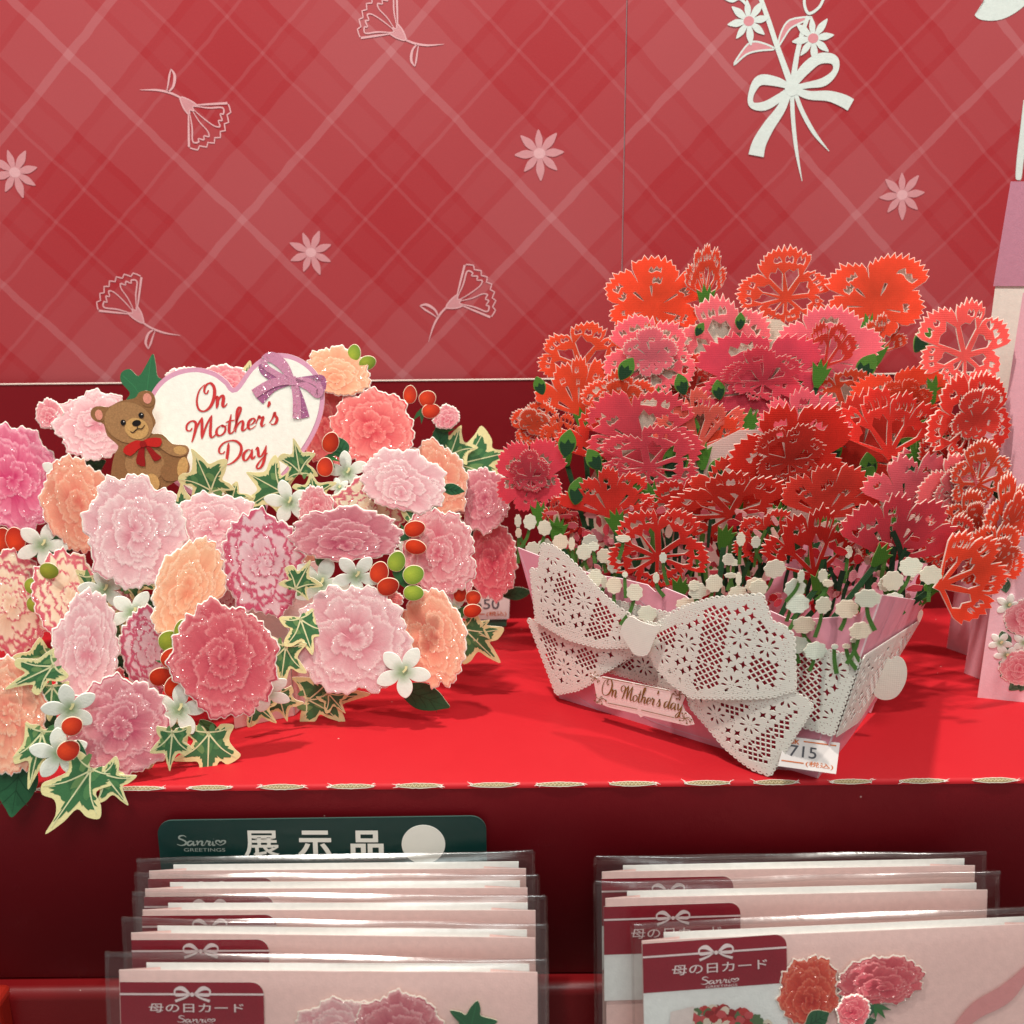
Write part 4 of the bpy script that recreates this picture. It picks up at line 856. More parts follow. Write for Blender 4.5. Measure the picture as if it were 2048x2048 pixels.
# lace bow: two loops and two tails over the band
Z = lambda p: [(980 + x / 3.45, 1020 + y / 3.45) for x, y in p]
Z8 = lambda p: [(1488 + x / 3.45, 1020 + y / 3.45) for x, y in p]
bow = link('lace_bow', None, rc, Off(FP, .010).M()); bow.empty_display_size = .01
Aq = Z([(345, 240), (440, 255), (520, 310), (640, 420), (760, 560), (885, 685), (960, 740), (1050, 780), (1075, 1000), (980, 955), (760, 945), (540, 890), (300, 775), (258, 420), (322, 425)])
Bq = Z([(235, 770), (330, 790), (560, 885), (800, 935), (960, 940), (985, 1000), (900, 1050), (830, 1095), (760, 1130), (700, 1190), (600, 1240), (450, 1275)])
Cq = Z([(1050, 790), (1140, 800), (1245, 720), (1350, 665), (1550, 605), (1870, 592)]) + Z8([(175, 780), (245, 810), (322, 890), (330, 1260), (180, 1300), (60, 1300)]) + Z([(1500, 1290), (1380, 1290), (1320, 1245), (1240, 1200), (1130, 1100), (1085, 1000)])
Dq = Z([(1330, 1235), (1520, 1270), (1760, 1290)]) + Z8([(330, 1265), (400, 1300), (465, 1370), (400, 1480), (330, 1580), (180, 1828)]) + Z([(1800, 1775), (1740, 1735), (1620, 1640), (1500, 1510), (1365, 1375)])
for nm, q, d, an, ph, sk in (('bow_tail', Bq, .0075, -.25, 0, None), ('bow_tail', Dq, .0150, -.75, 1, None), ('bow_loop', Aq, .0105, -.35, 1, Z([(930, 700), (1200, 700), (1200, 1100), (930, 1100)])), ('bow_loop', Cq, .0185, -.15, 2, Z([(900, 700), (1150, 700), (1120, 1100), (900, 1100)]))):
    pl = Off(FP, d); q2 = pl.uvs(q); cu = sum(a[0] for a in q2) / len(q2)
    sk2 = pl.uvs(sk) if sk else None
    o = lace_part(nm, pl, q2, an, ph, bow, lambda x, y, z, cu=cu: (x, y, z + .0030 * math.cos((x - cu) * 45) - .0022), .0150, sk2)
    s = Sheet(); s.poly(offset(ccw(q2), -.0036), MAROON, 0); part('maroon_backing', s.warp(lambda x, y, z, cu=cu: (x, y, z + .0020 * math.cos((x - cu) * 45) - .0052)), M_MARBLE, bow, pl.M())
pl = Off(FP, .0200); s = Sheet(); s.poly(smooth(pl.uvs(Z([(960, 735), (1040, 770), (1130, 798), (1180, 800), (1130, 900), (1085, 1000), (1000, 1000), (950, 930), (900, 830)])), 3), LACE, 0, thick=.0006, edge=LACE); part('bow_knot', s, M_LACE, bow, pl.M())
# name plate
pl = Off(FP, .0150); P = lambda x, y: pl.uv(980 + x / 3.45, 1020 + y / 3.45); PLT = lin((246, 226, 220))
np_ = Z([(700, 1135), (740, 1160), (780, 1150), (1240, 1245), (1275, 1235), (1330, 1225), (1345, 1290), (1325, 1340), (1345, 1390), (1385, 1425), (1408, 1480), (1360, 1488), (1300, 1475), (1060, 1420), (1040, 1432), (1020, 1410), (820, 1362), (780, 1345), (730, 1335), (735, 1290), (725, 1230), (715, 1180)])
s = Sheet(); s.poly(pl.uvs(np_), PLT, 0, thick=.0006, edge=lin((250, 240, 232))); gold = lin((132, 98, 44))
plate = part('name_plate', s, M_PRINT, rc, pl.M())
s = Sheet(); z = lettering(s, 'On ', P(765, 1272), P(905, 1300), .0120, gold, .0003, .075, .30, .7)
z = lettering(s, "Mother's day", P(893, 1298), P(1325, 1388), .0106, gold, z, .078, .30, .7)
for a, b in (((775, 1155), (985, 1195)), ((1000, 1198), (1235, 1245)), ((815, 1330), (1020, 1372)), ((1045, 1378), (1275, 1432))): s.stroke([(*P(*a), .0004), (*P(*b), .0004)], gold, .0004)
for c in ((728, 1160), (1310, 1275), (760, 1305), (1345, 1435)):
    o = P(*c); g = random.Random(c[0])
    for k in range(7):
        a = k * .9 + g.random(); L = .0042 * g.uniform(.6, 1.1); e = (o[0] + L * math.cos(a), o[1] + L * math.sin(a))
        s.stroke([(*o, .0003), (o[0] + L * .6 * math.cos(a + .4), o[1] + L * .6 * math.sin(a + .4), .00035), (*e, .0002)], gold, .0004); s.poly(ellipse(*e, .0006, .0005, 8), gold, .00042)
part('lettering', s, M_PRINT, plate, pl.M())
# oval tab that closes the side
tp = Plane(at(1781, 1356, .548), -10, 5); k = axdist(tp.O) / F_PX; s = Sheet()
tab = [(-10, 44), (-2, 38), (8, 46), (22, 40), (30, 18), (28, -10), (14, -38), (-8, -47), (-28, -38), (-32, -14), (-24, 10)]
s.poly(smooth([(x * k, y * k) for x, y in tab], 4), lin((246, 240, 226)), 0, thick=.0007, edge=WHITE); s.warp(lambda x, y, z: (x, y, z + 4 * x * x)); part('paper_tab', s, M_LACE, rc, tp.M())

# ---- cut-paper carnations
FC = {'or': (238, 84, 54), 'rd': (230, 66, 54), 'pk': (242, 116, 130), 'rs': (226, 78, 94), 'dr': (214, 56, 46), 'co': (244, 104, 94)}
def cutflower(kind, seed, fan):
    """outline and holes of one laser-cut bloom; radius 1, base at the origin. fan: spread upwards from the calyx, else all round"""
    g = random.Random(seed); n = g.choice((6, 7)) if not fan else g.choice((4, 5))
    A0, A1 = (rad(12), rad(168)) if fan else (rad(-90), rad(270)); ol, holes = [], []
    def P(r, a): return (r * math.cos(a), r * math.sin(a))
    cuts = [0.0]
    for k in range(n): cuts.append(cuts[-1] + g.uniform(.75, 1.3))
    cuts = [A0 + (A1 - A0) * c / cuts[-1] for c in cuts]
    if fan: ol.append((.10, .0))
    for k in range(n):
        c, lw = (cuts[k] + cuts[k + 1]) / 2, cuts[k + 1] - cuts[k]; hw = lw * .475
        R = (g.uniform(.88, 1.06) if fan else (.80 + .26 * math.sin(c)) * g.uniform(.92, 1.08)); m = max(5, int(lw * R * 9.5))
        ol.append(P(R * g.uniform(.52, .80), cuts[k]))
        sk = g.uniform(-.10, .10)
        for t in range(2 * m + 1):
            f = -1 + t / m; rr = R * (1 - .15 * f * f + sk * f) * (1 + (g.uniform(.01, .075) if t % 2 else -g.uniform(.01, .07))); ol.append(P(rr, c + f * hw))
        solid = kind == 's' or (kind == 'm' and k % 2); R *= .97
        def jag(r0, r1, ca, hh, steps=4):
            lo = [P((r0 + g.uniform(-.02, .03)) * R, ca + (-1 + 2 * t / steps) * hh) for t in range(steps + 1)]
            hi = [P((r1 + (.035 if t % 2 else -.03) + g.uniform(-.015, .015)) * R, ca + (1 - 2 * t / steps) * hh * .95) for t in range(steps + 1)]
            holes.append(lo + hi)
        if not solid:
            # tapering windows between thin ribs, then a broken ring of jagged openings under the rim
            h = lw * g.uniform(.42, .46); r0, r1 = g.uniform(.10, .16), g.uniform(.56, .66); d = g.uniform(-.12, .12)
            nw = 2 if lw > 1.05 else 1
            for q_ in range(nw):
                cc = c + (q_ - (nw - 1) / 2) * h; hh = h / nw * .90
                q = [P(r0, cc), P(r0 + .18, cc - hh * .72), P(r1 * .86, cc - hh), P(r1 * (1.04 + d), cc - hh * .5), P(r1 * .93, cc - hh * .12), P(r1 * (1.06 - d), cc + hh * .42), P(r1 * .88, cc + hh), P(r0 + .16, cc + hh * .70)]
                holes.append([(x * R, y * R) for x, y in q])
            x = -1.0
            while x < .86:
                wd = g.uniform(.34, .72); x2 = min(x + wd, .96)
                if x2 - x > .25: jag(g.uniform(.735, .765), g.uniform(.845, .885), c + (x + x2) / 2 * lw * .42, (x2 - x) / 2 * lw * .38)
                x = x2 + .10
        else:
            for q_ in range(g.choice((2, 3, 3))):
                r0 = g.uniform(.52, .76); jag(r0, r0 + g.uniform(.075, .12), c + g.uniform(-.26, .26) * lw, lw * g.uniform(.12, .2), 5)
            a = c + g.uniform(-.2, .2) * lw; wd = g.uniform(.04, .075); ra, rb = g.uniform(.18, .3), g.uniform(.46, .62); holes.append([(x * R, y * R) for x, y in (P(ra, a), P((ra + rb) / 2, a - wd), P(rb, a - wd * .7), P(rb, a + wd), P((ra + rb) / 2, a + wd))])
    # drop openings that would run into one another
    out = []
    for h in holes:
        if not any(any(inside(q, o) for q in h) or any(inside(q, h) for q in o) for o in out) and all(inside(q, ol) for q in h): out.append(h)
    holes = out
    if fan: ol.append((-.10, .0)); ol.append((0, -.08))
    return ol, holes
def stem_between(a, b, w, parent, col=(48, 82, 52)):
    d = b - a; pl = Plane.axes(a, d, V((0, -1, .2)).cross(d)); L = d.length; s = Sheet()
    if pl.n.y > 0: pl = Plane.axes(a, d, -(V((0, -1, .2)).cross(d)))
    s.poly([(0, -w / 2), (L * .5, -w * .55), (L, -w / 2), (L, w / 2), (L * .5, w * .45), (0, w / 2)], lin(col), 0, thick=.0004, edge=lin((120, 150, 110))); return part('stem', s, M_PAPER, parent, pl.M())
CAL = [(-.30, 0), (-.42, .38), (-.56, .78), (-.24, .62), (-.16, 1.02), (.06, .68), (.22, 1.0), (.26, .62), (.54, .76), (.42, .38), (.28, 0), (.12, -.28), (-.10, -.30)]
# kind(o open, s solid, m mixed), fan?, colour, centre px, w, h, turn, yaw, tilt, Y, calyx(px offset) or None
RF = [
 ('s', 0, 'or', 1312, 592, 196, 150, 0, -10, 6, .700, None), ('o', 1, 'or', 1412, 545, 84, 105, 0, 10, 0, .690, (1412, 598)), ('o', 0, 'or', 1568, 572, 190, 152, 20, 5, 6, .705, None),
 ('s', 0, 'or', 1750, 592, 186, 160, 10, -8, 8, .695, (1738, 655)), ('o', 1, 'or', 1764, 668, 110, 80, 0, 10, 0, .690, (1756, 706)), ('o', 0, 'co', 1930, 688, 196, 172, 0, 12, 8, .622, None), ('o', 0, 'rd', 1945, 838, 210, 180, 40, 18, 4, .614, None),
 ('o', 0, 'or', 1165, 712, 176, 130, 0, -12, 4, .690, None), ('s', 1, 'or', 1158, 775, 170, 120, 0, -5, 4, .672, (1168, 842)), ('o', 0, 'pk', 1300, 712, 180, 160, 0, -5, 4, .668, (1310, 800)),
 ('o', 0, 'pk', 1442, 690, 200, 190, 30, 4, 4, .676, None), ('s', 0, 'rs', 1520, 758, 250, 180, 0, 0, 2, .652, (1500, 845)), ('s', 0, 'pk', 1660, 695, 200, 160, 15, 0, 6, .664, None), ('o', 1, 'rd', 1655, 690, 110, 95, 0, 0, 0, .652, (1640, 748)),
 ('s', 0, 'or', 1800, 806, 200, 150, 0, -6, 4, .650, (1870, 780)), ('o', 0, 'or', 1072, 848, 110, 90, 0, -25, 0, .676, None), ('s', 0, 'rs', 1062, 950, 140, 146, 0, -15, 2, .648, (1080, 1030)), ('o', 1, 'or', 1120, 860, 80, 70, 0, -10, 0, .655, (1130, 905)),
 ('m', 1, 'rd', 1208, 870, 190, 120, 0, -5, 0, .650, (1205, 935)), ('m', 0, 'rs', 1290, 868, 230, 170, 0, -3, 0, .640, None), ('m', 1, 'co', 1400, 840, 190, 130, 6, 0, 0, .640, (1405, 912)), ('s', 0, 'or', 1440, 890, 150, 120, 0, 0, 0, .642, None), ('o', 0, 'rs', 1300, 915, 190, 130, 0, 0, -4, .628, (1305, 990)),
 ('s', 1, 'rd', 1212, 985, 190, 110, 0, -6, -4, .622, (1232, 1045)), ('s', 0, 'rd', 1720, 880, 240, 200, 0, 4, 0, .638, None), ('o', 1, 'rd', 1800, 850, 270, 140, -10, 6, 0, .622, (1835, 912)), ('s', 0, 'pk', 1860, 975, 200, 160, 0, 10, 0, .626, (1900, 1060)), ('s', 1, 'pk', 1830, 965, 220, 130, -10, 5, -5, .606, (1800, 1030)),
 ('s', 0, 'dr', 1578, 915, 236, 220, 10, 0, -8, .606, (1560, 1030)), ('m', 1, 'rd', 1480, 965, 210, 120, 8, 0, -4, .614, (1475, 1030)), ('s', 1, 'rd', 1665, 985, 200, 120, -8, 0, -4, .604, (1650, 1050)), ('o', 0, 'dr', 1452, 1012, 236, 150, 0, 0, -10, .600, (1450, 1075)),
 ('o', 0, 'rd', 1318, 1098, 196, 168, 0, -4, -8, .590, (1360, 1178)), ('o', 1, 'dr', 1640, 1085, 220, 170, 0, 4, -12, .578, (1638, 1165)), ('s', 1, 'rs', 1800, 1060, 240, 150, -12, 6, -10, .572, (1762, 1112)),
 ('s', 0, 'rd', 1385, 770, 150, 120, 0, 0, 2, .672, None), ('m', 0, 'or', 1240, 800, 150, 120, 0, 0, 2, .664, None), ('s', 1, 'pk', 1610, 830, 190, 110, 0, 0, 2, .630, (1608, 885)), ('o', 0, 'or', 1690, 800, 150, 120, 0, 4, 2, .656, None), ('o', 0, 'rd', 1905, 920, 150, 140, 0, 14, 2, .620, None), ('m', 0, 'dr', 1360, 1010, 150, 110, 0, 0, -4, .616, None), ('o', 0, 'rd', 1545, 1075, 150, 120, 0, 0, -6, .594, None), ('o', 0, 'or', 1930, 1050, 130, 140, 0, 20, 0, .602, None),
 ('s', 0, 'pk', 1905, 985, 170, 150, 0, 14, 0, .604, None), ('o', 0, 'or', 1960, 945, 150, 130, 0, 20, 0, .606, None), ('o', 0, 'or', 1985, 1120, 150, 140, 0, 20, 0, .586, None), ('o', 0, 'rd', 1900, 1085, 120, 110, 0, 14, 0, .592, None),
 ('o', 1, 'or', 1945, 1150, 190, 170, -78, 20, 0, .574, (1868, 1168)), ('o', 0, 'or', 2015, 1040, 150, 190, 0, 30, 2, .596, None), ('o', 1, 'rd', 1120, 1035, 70, 90, 0, -10, 0, .640, (1115, 1060)),
]
BC = (GA + GB + GC + GA + (GC - GB)) / 4; CARDS = []
for i, (kd, fan, col, cx, cy, wp, hp, turn, yaw, tilt, Y, cal) in enumerate(RF):
    g = random.Random(500 + i); O = at(cx, cy, Y); kk = axdist(O) / F_PX; pl = Plane(O, yaw + g.uniform(-5, 5), tilt); ol, holes = cutflower(kd, 40 + i, fan)
    xs = [q[0] for q in ol]; ys = [q[1] for q in ol]; mx, my = (min(xs) + max(xs)) / 2, (min(ys) + max(ys)) / 2
    wp, hp = wp * 1.05, hp * 1.05; sx, sy = wp * kk / (max(xs) - min(xs)), hp * kk / (max(ys) - min(ys)); c, s_ = math.cos(rad(turn)), math.sin(rad(turn))
    if not fan: c, s_ = 1, 0
    T = lambda q: ((q[0] - mx) * sx * c - (q[1] - my) * sy * s_, (q[0] - mx) * sx * s_ + (q[1] - my) * sy * c)
    ol = ccw([T(q) for q in ol]); holes = [ccw([T(q) for q in h]) for h in holes]; s = Sheet()
    base = lin(tuple(v * g.uniform(.95, 1.04) for v in FC[col]))
    eb = .00038 if Y > .655 or cx > 1850 else .00008; s.poly(offset(ol, eb), lin((255, 236, 222)), -.0003, [offset(h, -eb * .9) for h in holes], thick=.0006, edge=lin((255, 238, 224)), back=lin((240, 190, 180)))
    s.poly(ol, base, .0, holes)
    bend = g.uniform(-3, 3); s.warp(lambda x, y, z: (x, y, z + bend * x * x * .8))
    fl = part('carnation', s, M_BLOOM, rc, pl.M())
    if not fan and (kd == 's' and i % 3 or kd != 's' and i % 3 == 0):      # a smaller inner layer of petals, folded up a little
        o2, h2 = cutflower('m' if kd == 's' else 's', 240 + i, 0); mx2 = (min(q[0] for q in o2) + max(q[0] for q in o2)) / 2; rr = g.uniform(-.25, .25); c3, s3 = math.cos(rr), math.sin(rr)
        T2 = lambda q: ((q[0] - mx2) * c3 - q[1] * s3, (q[0] - mx2) * s3 + q[1] * c3)
        o2 = ccw([(T2(q)[0] * wp * kk * .34, (T2(q)[1] - .10) * hp * kk * .34) for q in o2]); h2 = [ccw([(T2(q)[0] * wp * kk * .34, (T2(q)[1] - .10) * hp * kk * .34) for q in h]) for h in h2]
        s = Sheet(); e2 = eb + .00006; s.poly(offset(o2, e2), lin((255, 236, 222)), -.0003, [offset(h, -e2 * .9) for h in h2], thick=.0004, edge=lin((255, 238, 224)), back=lin((240, 190, 180))); s.poly(o2, lin(tuple(min(255, v * g.uniform(.92, 1.0) + 6) for v in FC[col])), 0, h2)
        ti = g.uniform(.05, .22); s.warp(lambda x, y, z: (x, y, z + .0022 + ti * max(0, y + .004) + 3 * x * x)); part('inner_petals', s, M_BLOOM, fl, pl.M())
    if Y > .618 and not fan and (kd != 'o' or col == 'pk'):      # pale sheet glued behind the cut-outs
        s = Sheet(); s.poly([(x * .80, y * .80) for x, y in ol], lin((246, 232, 214)), 0, thick=.0004); part('paper_backing', s, M_PAPER, fl, pl.M(-.0035))
    foot = BC + V((g.uniform(-.05, .05), g.uniform(-.02, .03), .02))
    if cal:
        q = Plane(at(cal[0], cal[1], Y - .0025 if not fan else Y - .003), yaw, tilt); s = Sheet(); z0 = 30 * kk
        d = math.atan2(-(cy - cal[1]), cx - cal[0]) if fan else math.pi / 2
        d = math.atan2(cal[1] - cy, cx - cal[0]) - math.pi / 2 if fan else g.uniform(-.3, .3)
        c2, s2 = math.cos(d), math.sin(d); cp = [((x * c2 - (y - .35) * s2) * z0 * 1.25, (x * s2 + (y - .35) * c2) * z0 * 1.5) for x, y in CAL]
        s.poly(cp, lin((84, 138, 52)), 0, thick=.0005, edge=lin((170, 196, 120))); part('calyx', s, M_PAPER, fl, q.M())
        f2 = V((foot.x * .5 + q.O.x * .5, max(foot.y, q.O.y - .012), .03)); stem_between(q.O - q.n * .001 - q.ey * z0 * .4, f2, .0034, fl)
# green leaves between the blooms
def leaf2(L, W, seed, rot):
    g = random.Random(seed); c, s_ = math.cos(rot), math.sin(rot); T = lambda x, y: (x * L * c - y * W * s_, x * L * s_ + y * W * c); s = Sheet()
    up = [(0, 0), (.2, .28), (.45, .42), (.7, .36), (.9, .16), (1, 0)]; ol = smooth(up + [(x, -y * .95) for x, y in up[1:-1][::-1]], 4)
    s.poly([T(*q) for q in ol], lin((96, 148, 62)), 0, thick=.0005, edge=lin((190, 208, 150)))
    dk_ = [(0, 0), (.16, .22), (.40, .36), (.55, .34), (.48, .12), (.66, .0), (.52, -.16), (.56, -.34), (.36, -.32), (.16, -.20)]
    s.poly([T(x * 1.0, y * .97) for x, y in dk_], lin((44, 78, 52)), .0002); return s
LV = [(1392, 672, 26, 60), (1086, 790, 34, 110), (1830, 705, 50, 60), (1715, 760, 52, 60), (2030, 790, 70, 50), (1545, 760, 40, 100), (1130, 915, 50, 80), (1340, 960, 70, 75), (1700, 1000, 70, 60), (1560, 1020, 40, 90), (1500, 1130, 90, 55), (1870, 910, 80, 30), (1440, 800, 36, 100), (1255, 870, 40, 70), (1780, 920, 60, 40), (1775, 1205, 100, 12), (1790, 1185, 90, 20), (1905, 1060, 44, 70), (2000, 1000, 44, 100), (1240, 760, 44, 60), (1370, 790, 40, 110), (1600, 800, 46, 70), (1480, 660, 30, 90), (1200, 940, 44, 120), (1660, 930, 50, 80), (1270, 1010, 50, 100), (1420, 960, 46, 60), (1740, 960, 50, 100), (1830, 880, 44, 60), (1150, 1010, 50, 80), (1380, 880, 40, 80)]
for i, (x, y, L, a) in enumerate(LV):
    O = at(x, y, .596 + .085 * (1200 - y) / 600); kk = axdist(O) / F_PX; s = leaf2(L * kk * 1.15, L * kk * .9, i, rad(a)); part('leaf', s, M_PAPER, rc, Plane(O, random.Random(i).uniform(-15, 15), 0).M())
# pale inner sheets that hold the blooms up
def inner(pts, Y, yaw, col):
    pl = Plane(at(1480, 900, Y), yaw); s = Sheet(); s.poly(pl.uvs(pts), lin(col), 0, thick=.0006); part('inner_sheet', s, M_PAPER, rc, pl.M())
inner([(1160, 1150), (1180, 960), (1240, 850), (1330, 740), (1400, 650), (1470, 630), (1560, 640), (1640, 700), (1720, 760), (1760, 870), (1800, 960), (1820, 1150)], .682, 0, (240, 226, 206))
inner([(1330, 1180), (1330, 1000), (1400, 900), (1480, 860), (1600, 860), (1700, 930), (1720, 1180)], .640, 0, (240, 206, 198))
# small cut petals and stems that fill the mouth of the basket
s = Sheet(); s2 = Sheet(); g = random.Random(8); fpl = Plane(at(1450, 1130, .612), -18, -4); kk = .62 / F_PX
for k in range(340):
    x = g.uniform(1110, 1840); t = (x - 1110) / 730; y = g.uniform(1000 + 30 * t, 1120 + 100 * min(1, t * 2.2))
    u, v = fpl.uv(x, y); c = g.choice(((236, 150, 160), (244, 204, 190), (222, 80, 92), (240, 170, 172), (206, 46, 50), (190, 40, 46), (228, 110, 124)))
    a = g.uniform(0, 6.28); q = [(u + a_ * g.uniform(.8, 1.2), v + b_ * g.uniform(.8, 1.2)) for a_, b_ in ellipse(0, 0, 17 * kk * g.uniform(.5, 1), 9 * kk * g.uniform(.5, 1.1), 9, a)]
    s.poly(q, lin(c), g.uniform(0, .012), thick=.0003, edge=lin((246, 226, 206)))
for k in range(110):
    x = g.uniform(1110, 1820); y = g.uniform(1020, 1150); u, v = fpl.uv(x, y); L = g.uniform(40, 90) * kk; a = g.uniform(-.5, .5); wd = .0026 * g.uniform(.7, 1.3)
    s2.stroke([(u, v, wd), (u + L * .5 * math.sin(a), v - L * .5, wd), (u + L * math.sin(a) * .7, v - L, wd * .8)], lin(g.choice(((40, 66, 44), (46, 78, 46), (84, 124, 56), (36, 56, 40)))), g.uniform(.004, .014))
o = part('petal_filling', s, M_PAPER, rc, fpl.M()); o['kind'] = 'stuff'
o = part('stem_filling', s2, M_PAPER, rc, fpl.M()); o['kind'] = 'stuff'
# baby's breath
BB = [(1036, 1042, 11, 22, .640), (1037, 1066, 10, 17, .64), (1060, 1044, 21, 26, .636), (1089, 1056, 22, 26, .63), (1121, 1084, 25, 26, .625), (1066, 1098, 24, 24, .628), (1090, 1090, 22, 22, .632), (1180, 1084, 25, 26, .61), (1168, 1104, 24, 27, .606), (1208, 1112, 23, 25, .602), (1228, 1130, 22, 28, .598), (1202, 1150, 26, 27, .592), (1236, 1166, 25, 28, .588), (1206, 1180, 20, 22, .596), (1279, 1178, 26, 29, .582), (1305, 1220, 30, 28, .576), (1258, 1144, 9, 10, .586),
      (1404, 1176, 30, 28, .566), (1438, 1160, 28, 30, .568), (1486, 1180, 30, 28, .562), (1524, 1170, 30, 27, .560), (1462, 1198, 28, 18, .560), (1384, 1202, 36, 22, .566), (1550, 1138, 36, 32, .556), (1518, 1166, 32, 28, .557), (1598, 1170, 36, 34, .552), (1604, 1200, 38, 32, .548), (1656, 1202, 26, 30, .546), (1700, 1212, 36, 32, .544), (1742, 1190, 40, 32, .542), (1788, 1202, 36, 28, .540), (1730, 1252, 38, 30, .534), (1614, 1244, 38, 30, .536), (1568, 1258, 30, 30, .536), (1603, 1282, 38, 30, .532), (1640, 1292, 38, 30, .530), (1822, 1134, 36, 32, .552), (1862, 1150, 36, 32, .548), (1786, 1162, 34, 34, .550), (1772, 1168, 26, 26, .553),
      (1676, 1287, 11, 9, .531), (1700, 1285, 13, 9, .531), (1716, 1272, 13, 9, .531)]
_g = random.Random(77)
for k in range(26): BB.append((_g.uniform(1130, 1840), _g.uniform(1075, 1165), _g.uniform(9, 24), _g.uniform(9, 24), _g.uniform(.575, .60)))
for i, (x, y, a, b, Y) in enumerate(BB):
    g = random.Random(900 + i); O = PW(FP, x, y, .0045 + .0006 * (i % 4)) if (y > 1142 and 1195 < x < 1770) else at(x, y, Y); kk = axdist(O) / F_PX; pl = Plane(O, g.uniform(-12, 12), g.uniform(-4, 8)); s = Sheet(); ph = g.random() * 6
    ol = [(a * .62 * kk * (1 + .07 * math.sin(8 * t + ph)) * math.cos(t), b * .60 * kk * (1 + .07 * math.sin(8 * t + ph)) * math.sin(t)) for t in [j * math.tau / 48 for j in range(48)]]
    s.poly(ol, lin(g.choice(((236, 236, 218), (240, 234, 214), (230, 236, 222), (244, 228, 206)))), 0, thick=.0006, edge=lin((252, 246, 230))); f = part('white_bloom', s, M_PAPER, rc, pl.M())
    L = g.uniform(26, 60) * kk; an = g.uniform(-.7, .7); s = Sheet(); s.stroke([(0, -b * kk * .4, .0020), (L * .3 * math.sin(an), -b * kk * .4 - L * .5, .0022), (L * math.sin(an), -b * kk * .4 - L, .0024)], lin((84, 128, 62)), 0); part('stem', s, M_PAPER, f, pl.M(-.0012))
# ------------------------------------------------------------------ sign, packaged cards, price tags, folded card at the edge
def plastic():
    t = NT('clear_sleeve_film'); nz = t.noise(55, detail=3); nb = t.bump(nz, .3, .0010)
    g = t.n('ShaderNodeBsdfGlossy'); g.inputs['Roughness'].default_value = .20; g.inputs['Color'].default_value = (1, 1, 1, 1); t.l(nb, g.inputs['Normal'])
    tr = t.n('ShaderNodeBsdfTransparent'); tr.inputs[0].default_value = (.99, .99, .985, 1)
    fr = t.n('ShaderNodeFresnel'); fr.inputs['IOR'].default_value = 1.5
    return t.end(t.mixsh(t.math('MULTIPLY_ADD', fr.outputs[0], .6, .02, clamp=True), tr.outputs[0], g.outputs[0]))
M_FILM = plastic()
def seam():
    t = NT('film_seam'); g = t.n('ShaderNodeBsdfGlossy'); g.inputs['Roughness'].default_value = .16
    tr = t.n('ShaderNodeBsdfTransparent'); tr.inputs[0].default_value = (.9, .9, .9, 1); nz = t.noise(420, detail=3)
    return t.end(t.mixsh(t.math('MULTIPLY', nz, .24, clamp=True), tr.outputs[0], g.outputs[0]))
M_SEAM = seam()
M_SIGN = attr_mat('sign_print', .32, .45, .05, 120, .00003, 900)
# sign behind the packaged cards
def rrect(x0, y0, x1, y1, r, n=6, corners=(1, 1, 1, 1)):
    o = []
    for (cx, cy, a0, on) in ((x1 - r, y1 - r, 0, corners[0]), (x0 + r, y1 - r, 90, corners[1]), (x0 + r, y0 + r, 180, corners[2]), (x1 - r, y0 + r, 270, corners[3])):
        if on: o += [(cx + r * math.cos(rad(a0 + 90 * k / n)), cy + r * math.sin(rad(a0 + 90 * k / n))) for k in range(n + 1)]
        else: o.append((cx + (r if a0 in (0, 270) else -r), cy + (r if a0 < 180 else -r)))
    return o
pl = Plane(at(640, 1680, .4955), 0.5, 2); s = Sheet(); a, b = pl.uv(312, 1636), pl.uv(972, 1632); c = pl.uv(640, 1770)
sg = thing('display_sign', 'dark green sign with white characters behind the left packets', 'sign', pl.O + V((0, 0, -.06)))
s.poly(rrect(a[0], c[1] - .03, b[0], b[1], .0085), lin((10, 50, 46)), 0, thick=.0010, edge=lin((60, 90, 84))); part('board', s, M_SIGN, sg, pl.M())
s = Sheet(); wh = lin((232, 228, 218))
for ch, x0, x1 in (('展', 490, 560), ('示', 597, 664), ('品', 702, 768)):
    font_text(s, ch, pl.uv(x0, 1716), pl.uv(x1, 1716), pl.uv(0, 1660)[1] - pl.uv(0, 1716)[1], wh, .0004, .016 if ch == '展' else .030)
part('lettering', s, M_SIGN, sg, pl.M())
o_ = pl.uv(847, 1688); s = Sheet(); s.poly(ellipse(*o_, .0122, .0120, 40), wh, .0005, thick=.0003); part('white_dot', s, M_SIGN, sg, pl.M())
def logo(s, pl, a, b, h, col, z):
    z = lettering(s, 'Sanri<', pl.uv(*a), pl.uv(*b), h, col, z, .16, .05, .25, 5)
    u, v = pl.uv(*a), pl.uv(*b); L = v[0] - u[0]; k = -h * .62
    font_text(s, 'GREETINGS', (u[0] + L * .12, u[1] + k), (v[0] - L * .02, v[1] + k), h * .34, col, z + .00002)
s = Sheet(); logo(s, pl, (356, 1690), (452, 1690), .0062, lin((150, 160, 152)), .0004); part('logo', s, M_SIGN, sg, pl.M())

